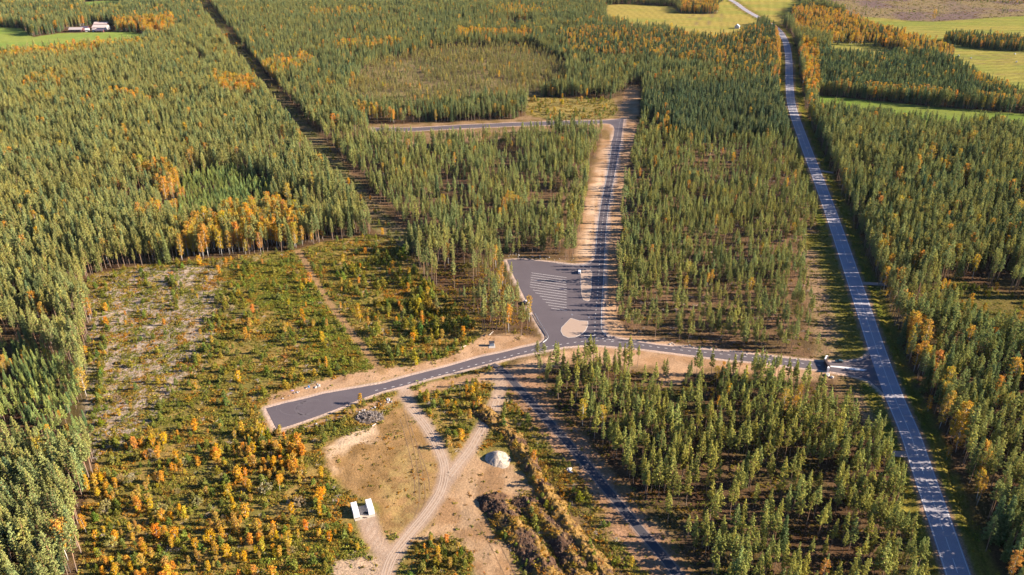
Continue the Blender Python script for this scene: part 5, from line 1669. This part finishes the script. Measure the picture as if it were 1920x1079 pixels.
# ------------------------------------------------------------------ vehicles
def car(loc, rz, paintm, lab, van=False):
    root = empty("parked_car", (loc[0], loc[1], 0.062), rz)
    if van:
        prof = [(-2.5, 0.35), (-2.5, 1.95), (-2.3, 2.1), (0.9, 2.1), (1.6, 1.35), (2.35, 1.1), (2.5, 0.8), (2.5, 0.35)]
        gl = [(0.95, 2.0), (1.55, 1.38), (0.3, 1.38), (0.3, 2.0)]
        W = 0.95
    else:
        prof = [(-2.2, 0.32), (-2.25, 0.8), (-2.15, 1.0), (-1.75, 1.08), (-1.25, 1.46), (0.25, 1.48), (1.05, 1.0), (2.0, 0.86), (2.2, 0.65), (2.2, 0.32)]
        gl = [(-1.65, 1.08), (-1.2, 1.40), (0.22, 1.42), (0.92, 1.02)]
        W = 0.88
    n = len(prof)
    v, f = [], []
    for sy in (-1, 1):
        v += [(x, sy * (W - 0.16 * max(0, z - 1.0)), z) for x, z in prof]
    f = [tuple(range(n)), tuple(range(2 * n - 1, n - 1, -1))] + [(i, n + i, n + (i + 1) % n, (i + 1) % n) for i in range(n)]
    me_ = pydata("body", v, f)
    bm = bmesh.new()
    bm.from_mesh(me_)
    bmesh.ops.recalc_face_normals(bm, faces=bm.faces)
    bm.to_mesh(me_)
    bm.free()
    bevel(link("body", me_, paintm, root), 0.07, 3)
    for sy in (-1, 1):
        vv = [(x, sy * (W + 0.012 - 0.16 * max(0, z - 1.0)), z) for x, z in gl]
        link("side_window", pydata("side_window", vv, [(0, 1, 2, 3) if sy > 0 else (3, 2, 1, 0)]), M['glass'], root)
    (xa, za), (xb, zb) = ((0.98, 2.02), (1.52, 1.44)) if van else ((0.33, 1.44), (1.0, 1.045))
    off = 0.03
    link("windscreen", pydata("windscreen", [(xa + off, -0.68, za + off), (xa + off, 0.68, za + off), (xb + off, 0.74, zb + off), (xb + off, -0.74, zb + off)], [(0, 3, 2, 1)]), M['glass'], root)
    if not van:
        link("rear_window", pydata("rear_window", [(-1.3, -0.66, 1.45), (-1.3, 0.66, 1.45), (-1.72, 0.72, 1.12), (-1.72, -0.72, 1.12)], [(0, 1, 2, 3)]), M['glass'], root)
    for x in (-1.4, 1.4):
        for sy in (-1, 1):
            w = MB().tube([(x, sy * (W - 0.2), 0.32), (x, sy * (W + 0.02), 0.32)], 0.32, 14).build("wheel", M['dark'], root)
            MB().tube([(x, sy * (W + 0.021), 0.32), (x, sy * (W + 0.035), 0.32)], 0.19, 10).build("rim", M['rod'], w)
    for sy in (-1, 1):
        e = prof[-2][0]
        MB().box(e - 0.1, e + 0.03, sy * 0.62 - 0.16, sy * 0.62 + 0.16, 0.62, 0.76).build("headlight", M['lamp'], root)
        e = prof[1][0]
        MB().box(e - 0.03, e + 0.1, sy * 0.68 - 0.12, sy * 0.68 + 0.12, 0.78, 0.94).build("tail_light", M['tail'], root)
    tag(root, lab, "van" if van else "car")
    return root
M['lamp'] = plain("headlight glass", (0.7, 0.7, 0.68), None, 1.0, 0.2)
M['tail'] = plain("red lamp glass", (0.3, 0.02, 0.015), None, 1.0, 0.3)
M['car_white'] = plain("white car paint", (0.78, 0.79, 0.8), (0.74, 0.75, 0.76), 0.5, 0.25)
M['car_teal'] = plain("dark teal car paint", (0.035, 0.085, 0.10), (0.03, 0.075, 0.09), 0.5, 0.25)
M['car_silver'] = plain("silver van paint", (0.62, 0.60, 0.66), (0.56, 0.54, 0.60), 0.5, 0.3)
car(P(1573.0, 679.5), R(178), M['car_teal'], "dark teal car stopped by the junction with the main road")
car(P(1086.5, 512.0), R(82), M['car_white'], "white car parked beside the long sandy island", True)
car(P(987.0, 569.5), R(118), M['car_silver'], "silver van half hidden by pines at the lorry park's edge", True)
# curved barrier across the road
bl = smooth_line(PP([(1549, 675.5), (1546.5, 681), (1549.5, 688), (1552.5, 694), (1552, 698)]), 5)
br_ = empty("curved_barrier", (bl[0][0], bl[0][1], 0.05))
def wall_strip(line, w0, w1, z0, z1):
    l0, l1 = offset_line(line, w0), offset_line(line, w1)
    n = len(line)
    v = [(p[0] - bl[0][0], p[1] - bl[0][1], z) for l_ in (l0, l1) for z in (z0, z1) for p in l_]
    f = []
    for i in range(n - 1):
        f += [(i, i + 1, n + i + 1, n + i), (2 * n + i + 1, 2 * n + i, 3 * n + i, 3 * n + i + 1), (n + i, n + i + 1, 3 * n + i + 1, 3 * n + i), (i + 1, i, 2 * n + i, 2 * n + i + 1)]
    f += [(0, n, 3 * n, 2 * n), (n - 1, 2 * n + n - 1, 3 * n + n - 1, n + n - 1)]
    me_ = pydata("wall", v, f)
    bm = bmesh.new()
    bm.from_mesh(me_)
    bmesh.ops.recalc_face_normals(bm, faces=bm.faces)
    bm.to_mesh(me_)
    bm.free()
    return me_
M['board'] = plain("dark brown board", (0.055, 0.035, 0.035), None, 1.0, 0.7)
link("panel", wall_strip(bl, -0.9, 0.35, 0.0, 2.3), M['board'], br_)
for seg_ in (bl[:6], bl[-5:]):
    link("rim", wall_strip(seg_, -0.2, 0.5, 2.3, 2.5), M['white_steel'], br_)
for p_ in (bl[0], bl[-1]):
    MB().box(p_[0] - bl[0][0] - 0.6, p_[0] - bl[0][0] + 0.6, p_[1] - bl[0][1] - 0.4, p_[1] - bl[0][1] + 0.4, 0, 2.75).build("end_post", M['white_steel'], br_)
tag(br_, "curved dark barrier with white rim standing across the new road", "barrier")

# ------------------------------------------------------------------ guardrail, signs, drum, logs, boulders
gl_ = smooth_line(PP([(1003, 590), (1013, 608), (1022, 622), (1027.5, 632), (1026, 638), (1018, 644.5)]), 5)
gr = empty("guardrail", (gl_[0][0], gl_[0][1], 0))
ln0 = [(p[0] - gl_[0][0], p[1] - gl_[0][1]) for p in gl_]
MB().tube([(p[0], p[1], 0.75) for p in ln0], 0.16, 6).build("rail", M['rod'], gr)
for x, y, h in along(ln0, 3.0, 0.5):
    MB().box(x - 0.06, x + 0.06, y - 0.06, y + 0.06, -0.1, 0.75).build("post", M['rod'], gr)
tag(gr, "galvanised guardrail bending round the lorry park's corner", "guardrail")
M['sign_blue'] = plain("blue sign face", (0.03, 0.10, 0.35), None, 1.0, 0.4)
def sign(px, py, h, lab):
    x, y = P(px, py)
    o = empty("traffic_sign", (x, y, 0))
    MB().tube([(0, 0, -0.1), (0, 0, h)], 0.05, 6).build("pole", M['rod'], o)
    pl = MB().box(-0.4, 0.4, -0.05, -0.02, h - 0.9, h).build("plate", M['white_steel'], o)
    tag(o, lab, "traffic sign")
sign(1093.5, 505.5, 3.2, "thin white traffic sign at the tip of the long island")
sign(1107.0, 507.5, 2.8, "white traffic sign where the long island meets the new road")
sign(1072.5, 596.5, 2.8, "small white traffic sign on the rounded island's far side")
sign(1104.0, 602.0, 2.8, "small white traffic sign on the rounded island's road side")
x, y = P(579.0, 726.5)
dm_ = MB().tube([(0, 0, 0), (0, 0, 0.3), (0, 0, 0.9), (0, 0, 1.1)], [0.42, 0.46, 0.46, 0.42], 14)
M['blue'] = plain("blue plastic", (0.03, 0.17, 0.42), None, 1.0, 0.4)
dr_ = dm_.build("plastic_drum", M['blue'], None, (x, y, gz1(x, y)))
MB().tube([(0, 0, 1.1), (0, 0, 1.16)], 0.36, 12).build("lid", M['blue'], dr_)
tag(dr_, "blue plastic drum on the brush edge above the turning pad", "drum")
tarp = P(548, 733.5)
M['lilac'] = plain("lilac plastic", (0.42, 0.30, 0.55), None, 1.0, 0.6)
tag(bevel(MB().box(-0.7, 0.7, -0.4, 0.4, 0, 0.35).box(-0.4, 0.5, -0.2, 0.3, 0.35, 0.5).build("plastic_sack", M['lilac'], None, (tarp[0], tarp[1], gz1(*tarp))), 0.1), "lilac plastic sack on the sand above the turning pad", "sack")
M['log'] = plain("pale peeled log", (0.58, 0.50, 0.44), (0.45, 0.38, 0.33), 1.5, 0.8)
for a_, b_, lab in (((917, 629.5), (925, 622.5), "pale fallen log behind the transformer kiosk"), ((698, 801), (705, 796.5), "white plank lying below the stump heap"),
                    ((874, 649), (864, 653), "short pale log on the sandy bank left of the kiosk")):
    pa, pb = Vector((*P(*a_), 0)), Vector((*P(*b_), 0))
    pa.z, pb.z = gz1(pa.x, pa.y) + 0.2, gz1(pb.x, pb.y) + 0.25
    o = MB().tube([(0, 0, 0), tuple((pb - pa) * 0.5 + Vector((0, 0, 0.05))), tuple(pb - pa)], [0.24, 0.22, 0.16], 8).build("fallen_log", M['log'], None, pa)
    tag(o, lab, "log")
drain = P(1054, 597.5)
tag(MB().tube([(0, 0, 0), (0, 0, 0.012)], 0.5, 14).build("drain_cover", M['dark'], None, (drain[0], drain[1], 0.052)), "black drain cover in the asphalt above the rounded island", "drain cover")
rock_shapes = {}
for mk in ('rock', 'rock_dark'):
    for k in range(3):
        bm = bmesh.new()
        bmesh.ops.create_icosphere(bm, subdivisions=2, radius=1.0)
        for v_ in bm.verts:
            v_.co = Vector((v_.co.x * 1.15, v_.co.y * 0.9, v_.co.z * 0.7)) * (0.75 + 0.5 * random.random())
        me_ = bpy.data.meshes.new("boulder")
        bm.to_mesh(me_)
        bm.free()
        me_.materials.append(M[mk])
        rock_shapes[(mk, k)] = me_
def boulder(px, py, s_, mk, lab, grp):
    x_, y_ = P(px, py)
    o = link("boulder", rock_shapes[(mk, random.randrange(3))], None, None, (x_, y_, gz1(x_, y_) + s_ * 0.25))
    o.rotation_euler.z = random.uniform(0, 6.28)
    o.scale = (s_, s_, s_)
    tag(o, lab, "boulder", grp)
boulder(728, 751, 1.1, 'rock', "white boulder between the turning pad and the dirt track", None)
boulder(1067, 881.5, 1.2, 'rock', "white boulder beside the narrow path", None)
boulder(1070, 887, 0.8, 'rock', "grey boulder just below the white one beside the narrow path", None)
boulder(1551, 704, 1.3, 'rock', "white boulder at the foot of the curved barrier", None)
boulder(1560, 708, 1.0, 'rock', "pale boulder below the curved barrier", None)
for grp, lab, pts, sm in (("boulders above the lorry park", "small pale boulder in the row above the lorry park", [((950, 478), (1075, 488))], 26),
                          ("boulders below the turning pad", "small pale stone in the row below the turning pad", [((560, 806), (660, 778)), ((660, 778), (735, 752))], 26),
                          ("boulders beside the crossing road", "small stone on the bank above the crossing road", [((1250, 646), (1500, 676))], 24),
                          ("boulders above the turning pad", "small stone on the sand above the turning pad", [((525, 748), (600, 722))], 20)):
    for (a_, b_) in pts:
        for k in range(sm // len(pts)):
            t_ = random.random()
            boulder(a_[0] + (b_[0] - a_[0]) * t_, a_[1] + (b_[1] - a_[1]) * t_ + random.uniform(-3, 3), random.uniform(0.25, 0.65), random.choice(('rock', 'rock', 'rock_dark')), lab, grp)

# ------------------------------------------------------------------ farm, cottage, bales, lake
M['red_wall'] = plain("dark red boards", (0.12, 0.045, 0.05), (0.09, 0.035, 0.04), 0.5, 0.8)
M['white_wall'] = plain("white render", (0.62, 0.58, 0.56), (0.55, 0.5, 0.5), 0.5, 0.8)
M['grey_roof'] = plain("pale sheet roof", (0.42, 0.36, 0.35), (0.34, 0.29, 0.29), 0.2, 0.6)
M['pink_roof'] = plain("faded pink sheet roof", (0.60, 0.48, 0.44), (0.5, 0.4, 0.37), 0.2, 0.6)
M['dark_roof'] = plain("violet grey roof", (0.10, 0.085, 0.13), None, 0.2, 0.7)
M['pale_blue_roof'] = plain("pale blue roof", (0.42, 0.52, 0.62), None, 0.2, 0.5)
def house(px, py, L_, W_, h, rh, rz, wm, rm, lab, nwin=4, cat="farm building", chimney=False, name="farm_building"):
    x_, y_ = P(px, py)
    o = empty(name, (x_, y_ + W_ / 2, 0), rz)
    wl_ = MB()
    wl_.add([(-L_ / 2, -W_ / 2, -0.3), (L_ / 2, -W_ / 2, -0.3), (L_ / 2, W_ / 2, -0.3), (-L_ / 2, W_ / 2, -0.3), (-L_ / 2, -W_ / 2, h), (L_ / 2, -W_ / 2, h), (L_ / 2, W_ / 2, h), (-L_ / 2, W_ / 2, h),
             (-L_ / 2, 0, h + rh), (L_ / 2, 0, h + rh)], [(0, 1, 5, 4), (2, 3, 7, 6), (1, 2, 6, 9, 5), (3, 0, 4, 8, 7)])
    wl_.build("wall", wm, o)
    e = 0.6
    r_ = MB()
    k_ = rh / (W_ / 2)
    for sy in (-1, 1):
        yo, zo = sy * (W_ / 2 + e), h - k_ * e
        q = [(-L_ / 2 - e, 0, h + rh + 0.05), (L_ / 2 + e, 0, h + rh + 0.05), (L_ / 2 + e, yo, zo + 0.05), (-L_ / 2 - e, yo, zo + 0.05)]
        q2 = [(a_[0], a_[1], a_[2] + 0.2) for a_ in q]
        r_.add(q + q2, [(0, 1, 2, 3), (7, 6, 5, 4), (0, 4, 5, 1), (1, 5, 6, 2), (2, 6, 7, 3), (3, 7, 4, 0)])
    rr = r_.build("roof", rm, o)
    if chimney:
        MB().box(-0.5, 0.5, 0.6, 1.5, h + rh * 0.5, h + rh + 1.2).build("chimney", M['red_wall'], rr)
    for i in range(nwin):
        wx = -L_ / 2 + L_ * (i + 0.5) / nwin
        w_ = MB().box(wx - 0.6, wx + 0.6, -W_ / 2 - 0.06, -W_ / 2 - 0.01, h * 0.4, h * 0.8).build("window", M['white_wall'], o)
        MB().box(wx - 0.5, wx + 0.5, -W_ / 2 - 0.09, -W_ / 2 - 0.065, h * 0.43, h * 0.77).build("pane", M['glass'], w_)
    MB().box(L_ * 0.22, L_ * 0.22 + 1.8, -W_ / 2 - 0.08, -W_ / 2 - 0.01, 0, min(2.4, h * 0.75)).build("door", M['dark'], o)
    tag(o, lab, cat)
    return o
house(141, 60.5, 22, 12, 4.0, 3.0, R(3), M['red_wall'], M['grey_roof'], "dark red barn with pale roof, leftmost of the farm buildings", 5)
house(158, 58.0, 13, 9, 4.0, 3.0, R(-4), M['red_wall'], M['dark_roof'], "violet-roofed farm shed right of the red barn", 3)
house(163, 60.0, 6, 6, 3.6, 1.8, R(10), M['white_wall'], M['white_wall'], "small white hut in front of the violet-roofed shed", 1)
house(187, 57.0, 26, 15, 4.5, 3.8, R(-3), M['white_wall'], M['pink_roof'], "long farm hall with broad faded pink roof", 6)
house(189, 50.5, 24, 9, 5.0, 2.5, R(-2), M['red_wall'], M['pink_roof'], "narrow pink-roofed barn behind the broad farm hall", 4)
house(186, 61.2, 14, 7, 3.2, 2.0, R(2), M['red_wall'], M['dark_roof'], "low dark farm outbuilding on the field's edge", 3)
house(176, 60.0, 5, 7, 3.6, 2.0, R(0), M['white_wall'], M['grey_roof'], "pale narrow farmhouse between hut and dark outbuilding", 2, chimney=True)
house(1383, 54.0, 9, 8, 3.6, 3.2, R(70), M['white_wall'], M['pale_blue_roof'], "pale blue-roofed cottage among the birches by the far field", 2, "cottage", True, "cottage")
M['wrap'] = plain("white bale wrap", (0.80, 0.79, 0.80), None, 0.8, 0.35)
for px, py, lab in ((1797.5, 105.8, "white wrapped bale nearest the hedgerow's tip"), (1820.5, 110.3, "white wrapped bale on the second mown strip by the wood"),
                    (1903, 102.5, "white wrapped bale on the uppermost mown strip"), (1905.5, 117.5, "white wrapped bale beside the lowest field ditch")):
    x_, y_ = P(px, py)
    o = MB().tube([(-0.75, 0, 0.78), (-0.68, 0, 0.78), (0.68, 0, 0.78), (0.75, 0, 0.78)], [0.62, 0.8, 0.8, 0.62], 14).build("hay_bale", M['wrap'], None, (x_, y_, gz1(x_, y_)))
    o.rotation_euler.z = random.uniform(0, 3)
    o.scale = (1.2, 1.2, 1.2)
    tag(o, lab, "hay bale", "wrapped bales on the mown field")
wm_, wn_, wl2, wout = mat("lake water")
wb = wn_.new("ShaderNodeBsdfPrincipled")
wb.inputs["Base Color"].default_value = (0.02, 0.03, 0.05, 1)
wb.inputs["Roughness"].default_value = 0.06
nt = noise_node(wn_, wl2, 0.6)
bp_ = wn_.new("ShaderNodeBump")
bp_.inputs["Strength"].default_value = 0.08
wl2.new(nt.outputs[0], bp_.inputs["Height"])
wl2.new(bp_.outputs[0], wb.inputs["Normal"])
wl2.new(wb.outputs[0], wout.inputs[0])
lk = sheet("lake", LAKE, 0.45, wm_)
tag(lk, "small dark blue forest pond far behind", kind="structure")

# ------------------------------------------------------------------ haze
hz = MB().box(-13500, 13500, -5000, 13000, -3.5, 243.0).mesh("haze")
hm_, hn_, hl_, hout = mat("haze")
pv = hn_.new("ShaderNodeVolumePrincipled")
pv.inputs["Color"].default_value = (0.80, 0.87, 1.0, 1)
pv.inputs["Density"].default_value = 0.000007
hl_.new(pv.outputs[0], hout.inputs["Volume"])
ho = link("haze", hz, hm_)
tag(ho, "thin pale autumn haze over the whole landscape", kind="stuff")

# ------------------------------------------------------------------ labels: look-alikes told apart by their place along the picture's width
ORD = ["leftmost", "second from left", "third from left", "fourth from left", "fifth from left", "sixth from left", "seventh from left", "eighth from left", "ninth from left", "tenth from left",
       "eleventh from left", "twelfth from left", "thirteenth from left", "fourteenth from left"] + [f"{k_}th from left" for k_ in range(15, 21)] + ["21st from left", "22nd from left", "23rd from left"] + [f"{k_}th from left" for k_ in range(24, 31)]
same = {}
for o in list(COL.objects):
    if o.parent is None and o.get("category"):
        lab_ = o["label"]
        if len(lab_.split()) > 16:
            lab_ = " ".join(lab_.split()[len(lab_.split()) - 16:])
            o["label"] = lab_
        same.setdefault(lab_, []).append(o)
for lab_, obs in same.items():
    if 1 < len(obs) <= len(ORD):
        obs.sort(key=lambda o: to_px(o.location.x, o.location.y, o.location.z)[0])
        for k_, o in enumerate(obs):
            tail = ORD[k_] if k_ < len(obs) - 1 else "rightmost"
            new = lab_ + ", " + tail
            for _ in range(3):
                if len(new.split()) <= 16:
                    break
                new = " ".join(new.split()[1:])
            o["label"] = new
